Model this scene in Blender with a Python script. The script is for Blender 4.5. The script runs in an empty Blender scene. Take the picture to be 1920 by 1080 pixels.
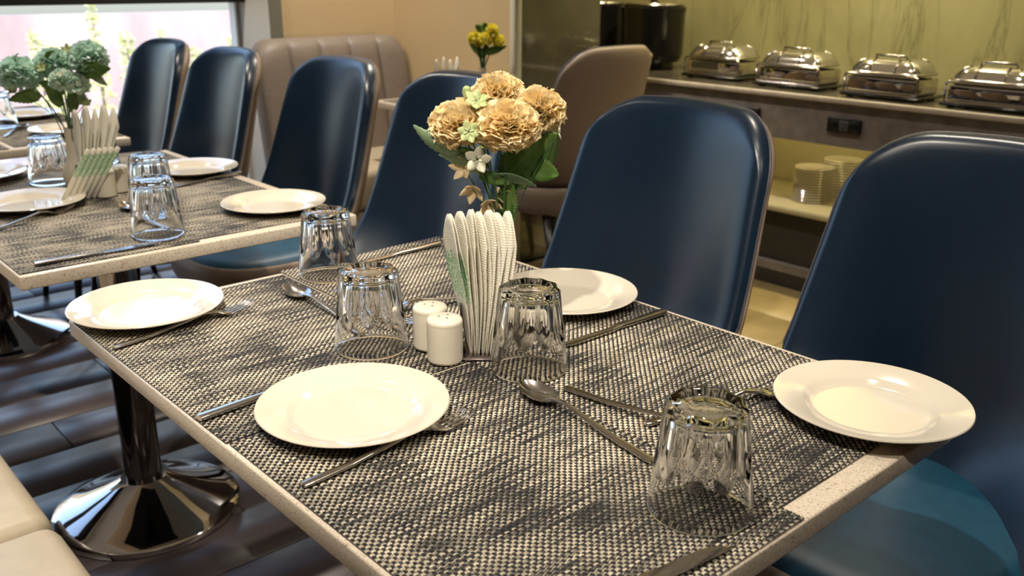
import bpy, bmesh, math, random
import numpy as np
from mathutils import Vector, Matrix

random.seed(7)
rng = np.random.default_rng(7)
C = bpy.context.scene.collection
scene = bpy.context.scene
PI = math.pi
TZ = 0.74                     # table top height
MZ = TZ + 0.0035              # top of the placemats

# ------------------------------------------------------------------ camera
cam_d = bpy.data.cameras.new('camera')
cam = bpy.data.objects.new('camera', cam_d); C.objects.link(cam)
_r = Vector((0.74729154, -0.66447505, 0.00531657)); _u = Vector((0.20849925, 0.24206728, 0.94759247)); _w = Vector((0.63093852, 0.70701934, -0.31943738))
m = Matrix.Identity(4)
for i in range(3):
    m[i][0] = _r[i]; m[i][1] = _u[i]; m[i][2] = -_w[i]
m[2][3] = 0.52716 + TZ
cam.matrix_world = m
cam_d.sensor_width = 36.0
cam_d.lens = 1745.0 / 1920 * 36
cam_d.clip_start = 0.02
cam_d.dof.use_dof = True
cam_d.dof.focus_distance = 1.22
cam_d.dof.aperture_fstop = 7.0
scene.camera = cam

# ------------------------------------------------------------------ world, sun, exposure
world = bpy.data.worlds.new('world'); scene.world = world; world.use_nodes = True
nt = world.node_tree; nt.nodes.clear()
sky = nt.nodes.new('ShaderNodeTexSky'); sky.sky_type = 'NISHITA'; sky.sun_disc = False
sky.sun_elevation = math.radians(50); sky.sun_rotation = math.radians(200); sky.air_density = 1.0; sky.dust_density = 2.0
bg = nt.nodes.new('ShaderNodeBackground'); bg.inputs['Strength'].default_value = 0.62
wo = nt.nodes.new('ShaderNodeOutputWorld')
nt.links.new(sky.outputs['Color'], bg.inputs['Color']); nt.links.new(bg.outputs['Background'], wo.inputs['Surface'])

sun_d = bpy.data.lights.new('sun', 'SUN'); sun_d.energy = 4.2; sun_d.angle = 0.01; sun_d.color = (1, 0.95, 0.86)
sun = bpy.data.objects.new('sun', sun_d); C.objects.link(sun)
sun.rotation_euler = Vector((0.35, 0.62, -0.9)).to_track_quat('-Z', 'Y').to_euler()

def spot(loc, tgt, power, size_deg=75, blend=0.5, radius=0.03, col=(1, 0.90, 0.76)):
    d = bpy.data.lights.new('downlight', 'SPOT'); d.energy = power; d.spot_size = math.radians(size_deg)
    d.spot_blend = blend; d.shadow_soft_size = radius; d.color = col
    o = bpy.data.objects.new('downlight_lamp', d); C.objects.link(o); o.location = loc
    o.rotation_euler = (Vector(tgt) - Vector(loc)).to_track_quat('-Z', 'Y').to_euler()
    return o
CEIL = 2.75
spot((0.22, 0.72, CEIL-0.02), (0.55, 0.98, 0.75), 150, 80)
spot((-0.45, -0.15, CEIL-0.02), (0.86, 1.10, 0.98), 150, 30)
spot((1.20, 0.55, CEIL-0.02), (1.15, 0.6, 0.7), 26, 80)
spot((0.90, -0.95, CEIL-0.02), (0.9, -0.8, 0.0), 55, 110)
spot((0.75, 2.35, CEIL-0.02), (0.75, 2.4, 0.7), 100, 80)
spot((0.75, 3.75, CEIL-0.02), (0.75, 3.75, 0.7), 80, 120)
spot((2.25, 1.30, CEIL-0.02), (2.25, 1.3, 0.0), 60, 95)
spot((2.30, 3.30, CEIL-0.02), (2.5, 3.55, 0.5), 150, 100)
for yy in (1.3, 2.1, 2.9):
    spot((3.55, yy, CEIL-0.02), (3.85, yy, 1.0), 110, 95, col=(1, 0.87, 0.52))
scene.view_settings.view_transform = 'Standard'
scene.view_settings.look = 'None'
scene.view_settings.gamma = 1.0
scene.view_settings.use_curve_mapping = False
scene.view_settings.exposure = 0.04

# ------------------------------------------------------------------ materials
def mat(name, col=(0.8, 0.8, 0.8), rough=0.5, metal=0.0, spec=None, coat=0.0, trans=0.0, ior=None, sheen=0.0, sss=0.0):
    mm = bpy.data.materials.new(name); mm.use_nodes = True
    b = mm.node_tree.nodes['Principled BSDF']
    b.inputs['Base Color'].default_value = (*col, 1); b.inputs['Roughness'].default_value = rough
    b.inputs['Metallic'].default_value = metal
    if spec is not None: b.inputs['Specular IOR Level'].default_value = spec
    if coat: b.inputs['Coat Weight'].default_value = coat; b.inputs['Coat Roughness'].default_value = 0.05
    if trans: b.inputs['Transmission Weight'].default_value = trans
    if ior: b.inputs['IOR'].default_value = ior
    if sheen: b.inputs['Sheen Weight'].default_value = sheen
    if sss: b.inputs['Subsurface Weight'].default_value = sss; b.inputs['Subsurface Scale'].default_value = 0.01
    return mm
def N(mm, t, **kw):
    n = mm.node_tree.nodes.new(t)
    for k, v in kw.items():
        if k in n.inputs: n.inputs[k].default_value = v
        else: setattr(n, k, v)
    return n
def L(mm, a, b): mm.node_tree.links.new(a, b)
def B(mm): return mm.node_tree.nodes['Principled BSDF']
def ramp(mm, fac, stops):
    r = N(mm, 'ShaderNodeValToRGB'); cr = r.color_ramp
    while len(cr.elements) < len(stops): cr.elements.new(0.5)
    for e, (p, c) in zip(cr.elements, stops): e.position = p; e.color = (*c, 1)
    L(mm, fac, r.inputs['Fac']); return r.outputs['Color']
def coords(mm, scale=(1, 1, 1), rot=(0, 0, 0)):
    tc = N(mm, 'ShaderNodeTexCoord'); mp = N(mm, 'ShaderNodeMapping')
    mp.inputs['Scale'].default_value = scale; mp.inputs['Rotation'].default_value = rot
    L(mm, tc.outputs['Object'], mp.inputs['Vector']); return mp.outputs['Vector']
def noise(mm, vec, scale, detail=4, rough=0.55, dist=0.0):
    n = N(mm, 'ShaderNodeTexNoise', Scale=scale, Detail=detail, Roughness=rough, Distortion=dist)
    L(mm, vec, n.inputs['Vector']); return n.outputs['Fac']
def bump(mm, h, strength=0.3, dist=0.002):
    b = N(mm, 'ShaderNodeBump', Strength=strength, Distance=dist)
    L(mm, h, b.inputs['Height']); L(mm, b.outputs['Normal'], B(mm).inputs['Normal'])
def noisy(name, c1, c2, scale, rough=0.5, bs=0.0, bd=0.002, stretch=(1, 1, 1), lo=0.35, hi=0.65, **kw):
    mm = mat(name, c1, rough, **kw); v = coords(mm, stretch); f = noise(mm, v, scale)
    L(mm, ramp(mm, f, [(lo, c1), (hi, c2)]), B(mm).inputs['Base Color'])
    if bs: bump(mm, f, bs, bd)
    return mm

M = {}
M['blue'] = noisy('blue_leather', (0.0026, 0.0110, 0.025), (0.0032, 0.0130, 0.029), 60, 0.31, 0.05, 0.0005, spec=0.55)
M['blueseat'] = noisy('teal_blue_leather', (0.006, 0.050, 0.092), (0.008, 0.060, 0.108), 40, 0.45, 0.06, 0.0006)
M['taupe'] = noisy('taupe_leather', (0.25, 0.185, 0.14), (0.28, 0.21, 0.16), 80, 0.5, 0.08, 0.0006)
M['piping'] = mat('dark_piping', (0.06, 0.055, 0.065), 0.4)
M['couch'] = noisy('couch_leather', (0.20, 0.165, 0.14), (0.225, 0.185, 0.155), 60, 0.5, 0.06, 0.0006)
M['bench'] = noisy('bench_leather', (0.46, 0.385, 0.28), (0.50, 0.42, 0.31), 30, 0.42, 0.05, 0.0008)
M['darkleg'] = mat('dark_leg', (0.012, 0.010, 0.009), 0.35)
M['plate'] = mat('cream_ceramic', (0.70, 0.635, 0.525), 0.12, coat=0.6)
M['shaker'] = mat('ivory_ceramic', (0.74, 0.68, 0.55), 0.3)
M['vase'] = mat('matt_vase', (0.72, 0.65, 0.53), 0.5)
M['steel'] = mat('polished_steel', (0.62, 0.58, 0.54), 0.17, 1.0)
M['chrome'] = mat('chrome', (0.66, 0.63, 0.60), 0.045, 1.0)
M['darkchrome'] = mat('dark_chrome', (0.30, 0.28, 0.27), 0.08, 1.0)
M['holder'] = noisy('dark_brushed_metal', (0.16, 0.13, 0.12), (0.22, 0.18, 0.17), 40, 0.4, metal=0.8)
M['glass'] = mat('clear_glass', (1, 1, 1), 0.0, trans=1.0, ior=1.5)
M['black'] = noisy('black_enamel', (0.008, 0.008, 0.008), (0.012, 0.011, 0.010), 50, 0.2)
M['socket'] = mat('black_plastic', (0.006, 0.006, 0.007), 0.35)
M['socketgrey'] = mat('grey_plastic', (0.08, 0.08, 0.09), 0.4)
M['stem'] = noisy('green_stem', (0.02, 0.075, 0.015), (0.05, 0.13, 0.03), 60, 0.45)
M['leaf'] = noisy('green_leaf', (0.10, 0.22, 0.035), (0.21, 0.34, 0.09), 30, 0.5)
M['leafpale'] = noisy('pale_green_leaf', (0.22, 0.36, 0.20), (0.34, 0.46, 0.28), 30, 0.5)
M['peach'] = noisy('peach_petal', (0.98, 0.77, 0.40), (0.98, 0.87, 0.60), 50, 0.55)
M['peachpale'] = noisy('pale_peach_petal', (0.95, 0.74, 0.42), (0.96, 0.82, 0.58), 60, 0.55)
M['palegreen'] = noisy('pale_green_petal', (0.46, 0.58, 0.22), (0.66, 0.73, 0.40), 60, 0.5)
M['cream'] = mat('cream_petal', (0.85, 0.83, 0.66), 0.5)
M['mint'] = noisy('mint_petal', (0.60, 0.85, 0.72), (0.80, 0.94, 0.85), 60, 0.6)
M['yellow'] = noisy('yellow_petal', (0.94, 0.83, 0.07), (0.97, 0.90, 0.16), 60, 0.6)
M['floorsub'] = mat('dark_subfloor', (0.02, 0.016, 0.015), 0.6)
M['ceiling'] = mat('ceiling_paint', (0.80, 0.76, 0.70), 0.7)
M['wall'] = noisy('beige_paint', (0.56, 0.43, 0.25), (0.58, 0.45, 0.265), 4, 0.6)
M['wallpale'] = noisy('pale_paint', (0.70, 0.63, 0.52), (0.72, 0.65, 0.54), 4, 0.6)
M['walldark'] = noisy('dark_wall_panelling', (0.10, 0.075, 0.055), (0.13, 0.10, 0.075), 4, 0.6)
M['reveal'] = mat('off_white_paint', (0.78, 0.75, 0.66), 0.5)
M['greytrim'] = mat('grey_trim', (0.17, 0.17, 0.14), 0.4)
M['darkframe'] = mat('dark_frame', (0.004, 0.0035, 0.005), 0.6)
M['counter'] = noisy('grey_counter_stone', (0.15, 0.13, 0.115), (0.23, 0.20, 0.175), 14, 0.32, 0.03)
M['countertop'] = noisy('beige_counter_edge', (0.48, 0.42, 0.34), (0.56, 0.49, 0.40), 20, 0.3)
M['countersurface'] = noisy('dark_counter_top', (0.05, 0.043, 0.035), (0.085, 0.072, 0.058), 20, 0.18)
M['darkpanel'] = noisy('dark_counter_panel', (0.022, 0.019, 0.016), (0.03, 0.026, 0.022), 20, 0.5)
M['niche'] = noisy('niche_board', (0.48, 0.42, 0.25), (0.52, 0.46, 0.28), 10, 0.5)
M['tile'] = noisy('beige_floor_tile', (0.24, 0.18, 0.08), (0.33, 0.25, 0.12), 6, 0.3, lo=0.3, hi=0.7)
M['ground'] = noisy('pale_paving', (0.50, 0.42, 0.38), (0.62, 0.54, 0.50), 3, 0.8)
M['outwall'] = noisy('mauve_render', (0.30, 0.235, 0.245), (0.44, 0.355, 0.355), 1.5, 0.9, stretch=(1, 1, 0.3))
M['shrub'] = noisy('sunlit_leaf', (0.55, 0.58, 0.25), (0.75, 0.76, 0.45), 3, 0.6)
M['wood'] = mat('twig', (0.10, 0.07, 0.04), 0.8)

def translucent(key, f):
    mm = M[key]; b = B(mm); out = [n for n in mm.node_tree.nodes if n.type == 'OUTPUT_MATERIAL'][0]
    tr = N(mm, 'ShaderNodeBsdfTranslucent'); ms = N(mm, 'ShaderNodeMixShader'); ms.inputs[0].default_value = f
    src = b.inputs['Base Color'].links
    if src: L(mm, src[0].from_socket, tr.inputs['Color'])
    else: tr.inputs['Color'].default_value = b.inputs['Base Color'].default_value
    L(mm, b.outputs[0], ms.inputs[1]); L(mm, tr.outputs[0], ms.inputs[2]); L(mm, ms.outputs[0], out.inputs['Surface'])
for k_ in ('peach', 'peachpale', 'mint', 'yellow'): translucent(k_, 0.28)
for k_ in ('leaf', 'leafpale', 'palegreen', 'cream', 'shrub'): translucent(k_, 0.3)
# floor planks: purple-brown wood, tone changes from board to board
mm = M['plank'] = mat('dark_wood_plank', (0.05, 0.03, 0.03), 0.36)
v = coords(mm, (2.5, 60, 1)); f = noise(mm, v, 3.0, 6, 0.6, 0.6)
oi = N(mm, 'ShaderNodeObjectInfo')
c1 = ramp(mm, f, [(0.3, (0.064, 0.050, 0.052)), (0.7, (0.082, 0.064, 0.065))])
mx = N(mm, 'ShaderNodeMix', data_type='RGBA', blend_type='MULTIPLY'); mx.inputs['Factor'].default_value = 1.0
c2 = ramp(mm, oi.outputs['Random'], [(0.0, (0.80, 0.80, 0.88)), (0.5, (1.0, 1.0, 1.0)), (1.0, (1.35, 1.22, 1.12))])
L(mm, c1, mx.inputs['A']); L(mm, c2, mx.inputs['B']); L(mm, mx.outputs['Result'], B(mm).inputs['Base Color'])

# speckled quartz table top
mm = M['quartz'] = mat('speckled_quartz', (0.6, 0.5, 0.4), 0.28)
v = coords(mm); f = noise(mm, v, 420, 2, 0.5); g = noise(mm, v, 190, 2, 0.5)
ca = ramp(mm, f, [(0.30, (0.33, 0.26, 0.19)), (0.42, (0.66, 0.565, 0.45)), (0.62, (0.70, 0.61, 0.49)), (0.74, (0.80, 0.73, 0.62))])
cb = ramp(mm, g, [(0.27, (0.45, 0.40, 0.34)), (0.34, (1, 1, 1))])
mx = N(mm, 'ShaderNodeMix', data_type='RGBA', blend_type='MULTIPLY'); mx.inputs['Factor'].default_value = 1.0
L(mm, ca, mx.inputs['A']); L(mm, cb, mx.inputs['B']); L(mm, mx.outputs['Result'], B(mm).inputs['Base Color'])

# woven strands of the placemats (weft light, warp dark, tone streaks along the strand)
def strand(name, stops, stretch):
    mm = mat(name, (0.5, 0.4, 0.3), 0.5, spec=0.25); v = coords(mm, stretch); f = noise(mm, v, 1.0, 3, 0.65)
    v2 = coords(mm, (7, 7, 1)); g = noise(mm, v2, 1.0, 3, 0.6)
    ad = N(mm, 'ShaderNodeMath', operation='ADD'); L(mm, f, ad.inputs[0])
    sc = N(mm, 'ShaderNodeMath', operation='MULTIPLY_ADD'); L(mm, g, sc.inputs[0]); sc.inputs[1].default_value = 0.5; sc.inputs[2].default_value = -0.25
    L(mm, sc.outputs[0], ad.inputs[1])
    L(mm, ramp(mm, ad.outputs[0], stops), B(mm).inputs['Base Color']); return mm
M['weft'] = strand('light_strand', [(0.36, (0.012, 0.012, 0.014)), (0.45, (0.09, 0.08, 0.068)), (0.52, (0.46, 0.40, 0.30)), (0.66, (0.74, 0.65, 0.50))], (12, 420, 1))
M['warp'] = strand('dark_strand', [(0.45, (0.005, 0.005, 0.006)), (0.64, (0.020, 0.019, 0.019)), (0.80, (0.22, 0.19, 0.15))], (420, 12, 1))
M['matbase'] = mat('mat_backing', (0.012, 0.011, 0.012), 0.7)

# paper napkin: embossed ribs, green print band across the outer ply
mm = M['napkin'] = mat('embossed_paper', (0.84, 0.80, 0.68), 0.75, sss=0.0)
wv = N(mm, 'ShaderNodeTexWave', wave_type='BANDS', bands_direction='Z', Scale=90, Distortion=1.0, Detail=1)
L(mm, coords(mm), wv.inputs['Vector']); bump(mm, wv.outputs['Fac'], 0.35, 0.0008)
translucent('napkin', 0.25)
mm = M['print'] = mat('green_printed_paper', (0.8, 0.76, 0.62), 0.7)
v = coords(mm, (1, 1, 1)); vo = N(mm, 'ShaderNodeTexVoronoi', Scale=330); L(mm, v, vo.inputs['Vector'])
L(mm, ramp(mm, vo.outputs['Distance'], [(0.30, (0.10, 0.36, 0.15)), (0.62, (0.66, 0.70, 0.52))]), B(mm).inputs['Base Color'])

# relief plaster wall above the buffet
mm = M['relief'] = mat('veined_plaster', (0.36, 0.34, 0.16), 0.55)
v = coords(mm, (1, 0.8, 0.45), (0.35, 0, 0)); f = noise(mm, v, 1.6, 7, 0.62, 1.2)
v2 = coords(mm, (1, 2.2, 0.45), (-0.25, 0, 0)); g = noise(mm, v2, 1.3, 5, 0.6, 1.6)
ab = N(mm, 'ShaderNodeMath', operation='SUBTRACT'); L(mm, g, ab.inputs[0]); ab.inputs[1].default_value = 0.5
a2 = N(mm, 'ShaderNodeMath', operation='ABSOLUTE'); L(mm, ab.outputs[0], a2.inputs[0])
vein = ramp(mm, a2.outputs[0], [(0.0, (0.66, 0.66, 0.62)), (0.012, (0.88, 0.88, 0.86)), (0.05, (1, 1, 1))])
ca = ramp(mm, f, [(0.25, (0.26, 0.235, 0.12)), (0.5, (0.40, 0.37, 0.19)), (0.75, (0.50, 0.47, 0.27))])
mx = N(mm, 'ShaderNodeMix', data_type='RGBA', blend_type='MULTIPLY'); mx.inputs['Factor'].default_value = 1.0
L(mm, ca, mx.inputs['A']); L(mm, vein, mx.inputs['B']); L(mm, mx.outputs['Result'], B(mm).inputs['Base Color'])
bump(mm, f, 0.4, 0.02)

mm = M['gloss'] = mat('glossy_stone', (0.1, 0.085, 0.06), 0.06)
v = coords(mm); f = noise(mm, v, 5, 6, 0.6)
L(mm, ramp(mm, f, [(0.3, (0.080, 0.070, 0.050)), (0.7, (0.13, 0.114, 0.082))]), B(mm).inputs['Base Color'])
B(mm).inputs['Specular IOR Level'].default_value = 0.9

# window pane: clear sheet, reflects by Fresnel
mm = M['pane'] = bpy.data.materials.new('window_glass'); mm.use_nodes = True; mm.node_tree.nodes.clear()
tr = N(mm, 'ShaderNodeBsdfTransparent'); gl = N(mm, 'ShaderNodeBsdfGlossy', Roughness=0.0); fr = N(mm, 'ShaderNodeFresnel', IOR=1.45)
ms = N(mm, 'ShaderNodeMixShader'); o_ = N(mm, 'ShaderNodeOutputMaterial')
L(mm, fr.outputs[0], ms.inputs[0]); L(mm, tr.outputs[0], ms.inputs[1]); L(mm, gl.outputs[0], ms.inputs[2]); L(mm, ms.outputs[0], o_.inputs['Surface'])

mm = M['led'] = bpy.data.materials.new('led_strip'); mm.use_nodes = True; mm.node_tree.nodes.clear()
em = N(mm, 'ShaderNodeEmission', Strength=26.0); em.inputs['Color'].default_value = (1, 0.82, 0.36, 1); o_ = N(mm, 'ShaderNodeOutputMaterial'); L(mm, em.outputs[0], o_.inputs['Surface'])

# ------------------------------------------------------------------ helpers
def link(name, me, parent=None, loc=(0, 0, 0), rotz=0.0):
    o = bpy.data.objects.new(name, me); C.objects.link(o)
    o.location = loc; o.rotation_euler = (0, 0, rotz)
    if parent: o.parent = parent
    return o
def mesh(name, verts, faces, m_, parent=None, smooth=True, loc=(0, 0, 0), rotz=0.0, flip=False):
    me = bpy.data.meshes.new(name)
    me.from_pydata([tuple(map(float, p)) for p in verts], [], [tuple(f) for f in faces])
    for mt in (m_ if isinstance(m_, (list, tuple)) else [m_]): me.materials.append(mt)
    if smooth: me.polygons.foreach_set('use_smooth', [True] * len(me.polygons))
    me.update()
    return link(name, me, parent, loc, rotz)
def fixn(o, auto=None):
    bm = bmesh.new(); bm.from_mesh(o.data); bmesh.ops.remove_doubles(bm, verts=bm.verts, dist=1e-6)
    bmesh.ops.recalc_face_normals(bm, faces=bm.faces)
    if auto:
        for e in bm.edges:
            if len(e.link_faces) == 2 and e.calc_face_angle(0) > auto: e.smooth = False
    bm.to_mesh(o.data); bm.free(); return o
def tag(o, label=None, cat=None, group=None, kind=None):
    if label: o['label'] = label
    if cat: o['category'] = cat
    if group: o['group'] = group
    if kind: o['kind'] = kind
    return o
def thing(name, label, cat, loc=(0, 0, 0), rotz=0.0, group=None):
    o = bpy.data.objects.new(name, None); C.objects.link(o); o.empty_display_size = 0.05
    o.location = loc; o.rotation_euler = (0, 0, rotz); return tag(o, label, cat, group)
def copy_tree(o, parent=None):
    c = o.copy(); C.objects.link(c); c.parent = parent
    for ch in list(o.children): copy_tree(ch, c)
    return c
def dup(o, loc, rotz=None, label=None, group=None):
    c = copy_tree(o); c.location = loc
    if rotz is not None: c.rotation_euler = (0, 0, rotz)
    if label: c['label'] = label
    if group: c['group'] = group
    return c
def box(name, a, b, m_, parent=None, bev=0.0, seg=2, loc=(0, 0, 0), rotz=0.0):
    bm = bmesh.new(); bmesh.ops.create_cube(bm, size=1.0)
    for v in bm.verts: v.co = Vector([(a[i] + b[i]) / 2 + v.co[i] * (b[i] - a[i]) for i in range(3)])
    if bev: bmesh.ops.bevel(bm, geom=bm.edges[:], offset=bev, segments=seg, profile=0.5, affect='EDGES')
    me = bpy.data.meshes.new(name); bm.to_mesh(me); bm.free(); me.materials.append(m_)
    if bev: me.polygons.foreach_set('use_smooth', [True] * len(me.polygons))
    o = link(name, me, parent, loc, rotz)
    if bev: fixn(o, 0.9 if seg < 2 else None)
    return o
def grid_faces(nu, nv, off=0, wrap=False):
    f = []
    for i in range(nu if wrap else nu - 1):
        for j in range(nv - 1):
            a = off + i * nv + j; b = off + ((i + 1) % nu) * nv + j
            f.append((a, b, b + 1, a + 1))
    return f
def lathe(name, prof, n, m_, parent=None, loc=(0, 0, 0), auto=0.6):
    vs = []; k = len(prof)
    for i in range(n):
        a = 2 * PI * i / n
        for r, z in prof: vs.append((max(r, 1e-5) * math.cos(a), max(r, 1e-5) * math.sin(a), z))
    fs = grid_faces(n, k, 0, True)
    o = mesh(name, vs, fs, m_, parent, True, loc)
    return fixn(o, auto)
def tube_data(path, rad, n=8, off=0):
    P = [Vector(p) for p in path]; vs = []; fs = []
    for i, p in enumerate(P):
        t = (P[min(i + 1, len(P) - 1)] - P[max(i - 1, 0)]).normalized()
        ref = Vector((0, 0, 1)) if abs(t.z) < 0.9 else Vector((1, 0, 0))
        s = t.cross(ref).normalized(); q = t.cross(s)
        r = rad[i] if isinstance(rad, (list, tuple)) else rad
        for k in range(n):
            a = 2 * PI * k / n; vs.append(p + s * (r * math.cos(a)) + q * (r * math.sin(a)))
    for i in range(len(P) - 1):
        for k in range(n):
            a = off + i * n + k; b = off + i * n + (k + 1) % n
            fs.append((a, b, b + n, a + n))
    fs.append(tuple(off + k for k in range(n))[::-1]); fs.append(tuple(off + (len(P) - 1) * n + k for k in range(n)))
    return vs, fs
def tube(name, path, rad, m_, parent=None, n=8):
    vs, fs = tube_data(path, rad, n); return mesh(name, vs, fs, m_, parent, True)
def tubes(name, paths, rad, m_, parent=None, n=6):
    V, F = [], []
    for p in paths:
        vs, fs = tube_data(p, rad, n, len(V)); V += vs; F += fs
    return mesh(name, V, F, m_, parent, True)
def bez(a, b, c, n=10):
    a, b, c = Vector(a), Vector(b), Vector(c)
    return [a * (1 - t) ** 2 + b * 2 * t * (1 - t) + c * t * t for t in [i / (n - 1) for i in range(n)]]
def sol(o, t, off=-1):
    md = o.modifiers.new('thick', 'SOLIDIFY'); md.thickness = t; md.offset = off; return o
def lerp_tab(z, tab):
    for (z0, v0), (z1, v1) in zip(tab, tab[1:]):
        if z <= z1:
            t = max(0, (z - z0) / (z1 - z0)); t = t; return v0 + (v1 - v0) * t
    return tab[-1][1]
def on_mat(x, y):          # spot measured on the bare table, moved up to the mat surface
    k = (0.52716 - 0.0035) / 0.52716
    return (x * k, y * k, MZ)

# ------------------------------------------------------------------ setting
def struct(o): o['kind'] = 'structure'; return o
floor = struct(box('floor', (-1.6, -2.2, -0.05), (4.2, 4.42, -0.012), M['floorsub']))
nrow = 0
y = 0.10
plank_me = {}
def plank(x0, x1, y0, w):
    ln = x1 - x0; key = round(ln, 3)
    if key not in plank_me:
        o = box('plank', (0, 0.0015, -0.012), (ln - 0.003, w - 0.0015, 0.0), M['plank'], floor, 0.0015, 1)
        plank_me[key] = o.data
    else:
        o = link('plank', plank_me[key], floor)
    o.location = (x0, y0, 0)
while y < 4.35:
    x = 0.28 - (nrow * 0.47) % 1.2
    while x < 2.68:
        x0, x1 = max(x, -0.6), min(x + 1.2, 2.70)
        if x1 - x0 > 0.08: plank(x0, x1, y, 0.205)
        x += 1.2
    y += 0.205; nrow += 1
tl = box('tile', (0.001, 0.001, -0.012), (0.348, 0.438, 0.0), M['tile'], floor, 0.0015, 1); tl.location = (2.70, -0.5, 0)
for i in range(2):
    for j in range(8):
        if i + j: o = link('tile', tl.data, floor, (2.70 + 0.35 * i, -0.5 + 0.44 * j, 0))
struct(box('ceiling', (-1.6, -2.2, CEIL), (4.2, 4.42, CEIL + 0.1), M['ceiling']))
struct(box('wall_back', (-1.6, -2.3, 0), (4.2, -2.2, CEIL), M['walldark']))
struct(box('wall_left', (-1.7, -2.2, 0), (-1.6, 4.42, CEIL), M['walldark']))
struct(box('wall_far', (2.100, 4.0, 0), (2.80, 4.40, CEIL), M['wall']))
struct(box('wall_side', (2.77, 3.085, 0), (3.27, 4.40, CEIL), M['wall']))
struct(box('wall_right', (4.02, -2.2, 0), (4.12, 4.40, CEIL), M['relief']))
struct(box('wall_end', (3.27, 4.30, 0), (4.02, 4.40, CEIL), M['relief']))
struct(box('trim_1', (2.785, 3.068, 0), (3.275, 3.085, CEIL), M['gloss']))       # glossy stone cladding on the wall's end
struct(box('trim_2', (2.745, 3.066, 0), (2.785, 3.10, CEIL), M['reveal'], bev=0.002, seg=1))
struct(box('trim_3', (2.088, 3.992, 0), (2.150, 4.0, CEIL), M['greytrim']))
struct(box('trim_4', (2.088, 4.0, 0), (2.100, 4.40, CEIL), M['reveal']))
def window(name, a, b, axis):
    # frame and pane between corner points a and b (a vertical rectangle)
    fr_ = 0.012; d = 0.012
    if axis == 'x':
        w = struct(box(name, (a[0], a[1] - d, a[2]), (a[0] + fr_, a[1] + d, b[2]), M['reveal']))
        box('window_frame', (b[0] - fr_, a[1] - d, a[2]), (b[0], a[1] + d, b[2]), M['reveal'], w)
        box('window_frame', (a[0] + fr_, a[1] - d, a[2]), (b[0] - fr_, a[1] + d, a[2] + fr_), M['reveal'], w)
        box('window_frame', (a[0] + fr_, a[1] - d, b[2] - fr_), (b[0] - fr_, a[1] + d, b[2]), M['reveal'], w)
        box('pane', (a[0] + fr_, a[1] - 0.003, a[2] + fr_), (b[0] - fr_, a[1] + 0.003, b[2] - fr_), M['pane'], w)
    else:
        w = struct(box(name, (a[0] - d, a[1], a[2]), (a[0] + d, a[1] + fr_, b[2]), M['reveal']))
        box('window_frame', (a[0] - d, b[1] - fr_, a[2]), (a[0] + d, b[1], b[2]), M['reveal'], w)
        box('window_frame', (a[0] - d, a[1] + fr_, a[2]), (a[0] + d, b[1] - fr_, a[2] + fr_), M['reveal'], w)
        box('window_frame', (a[0] - d, a[1] + fr_, b[2] - fr_), (a[0] + d, b[1] - fr_, b[2]), M['reveal'], w)
        box('pane', (a[0] - 0.003, a[1] + fr_, a[2] + fr_), (a[0] + 0.003, b[1] - fr_, b[2] - fr_), M['pane'], w)
    return w
window('window_1', (-1.6, 4.31, 0.0), (2.088, 4.31, 1.175), 'x')
struct(box('trim_5', (-1.6, 4.22, 1.137), (2.088, 4.42, 1.30), M['darkframe']))       # dark transom over the low panes
window('window_2', (-1.6, 4.31, 1.30), (2.088, 4.31, 2.6), 'x')
struct(box('trim_6', (-1.6, 4.25, 2.6), (2.088, 4.42, CEIL), M['reveal']))
# outside
struct(box('ground', (-14, 4.42, -0.25), (14, 30, -0.15), M['ground']))
struct(box('ground_side', (-14, -6, -0.25), (-1.7, 4.42, -0.15), M['ground']))
struct(box('wall_garden', (-8, 10.5, -0.2), (12, 10.7, 0.85), M['outwall']))
for k in range(30):
    px = -1.6 + k * 0.27 + rng.uniform(-0.05, 0.05); py = (7.3, 8.8)[k % 2] + rng.uniform(-0.2, 0.3); h = rng.uniform(0.74, 0.98); wd = rng.uniform(0.13, 0.22)
    if k % 5 == 2: h = rng.uniform(1.05, 1.15); wd = 0.12
    t = thing('shrub', None, 'shrub', (px, py, -0.15))
    t['label'] = 'pale sunlit shrub outside the window against the mauve garden wall'; t['group'] = 'shrubs outside the window'
    tube('stem', [(0, 0, 0), (0.01, 0, h * 0.5), (0, 0.01, h * 0.9)], [0.012, 0.009, 0.004], M['wood'], t, 5)
    V, F = [], []
    for _ in range(260):
        zz = h * (0.12 + 0.9 * rng.random()); rr = wd * (1.1 - 0.75 * zz / h) * math.sqrt(rng.random()); a = rng.random() * 2 * PI
        c = Vector((rr * math.cos(a), rr * math.sin(a), zz)); d = Vector(rng.normal(size=3)).normalized(); e = d.orthogonal().normalized()
        s = rng.uniform(0.02, 0.045); i0 = len(V)
        V += [c - d * s, c + e * s * 0.45, c + d * s, c - e * s * 0.45]; F.append((i0, i0 + 1, i0 + 2, i0 + 3))
    fo = mesh('foliage', V, F, M['shrub'], t, False); fo['kind'] = 'stuff'

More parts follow.
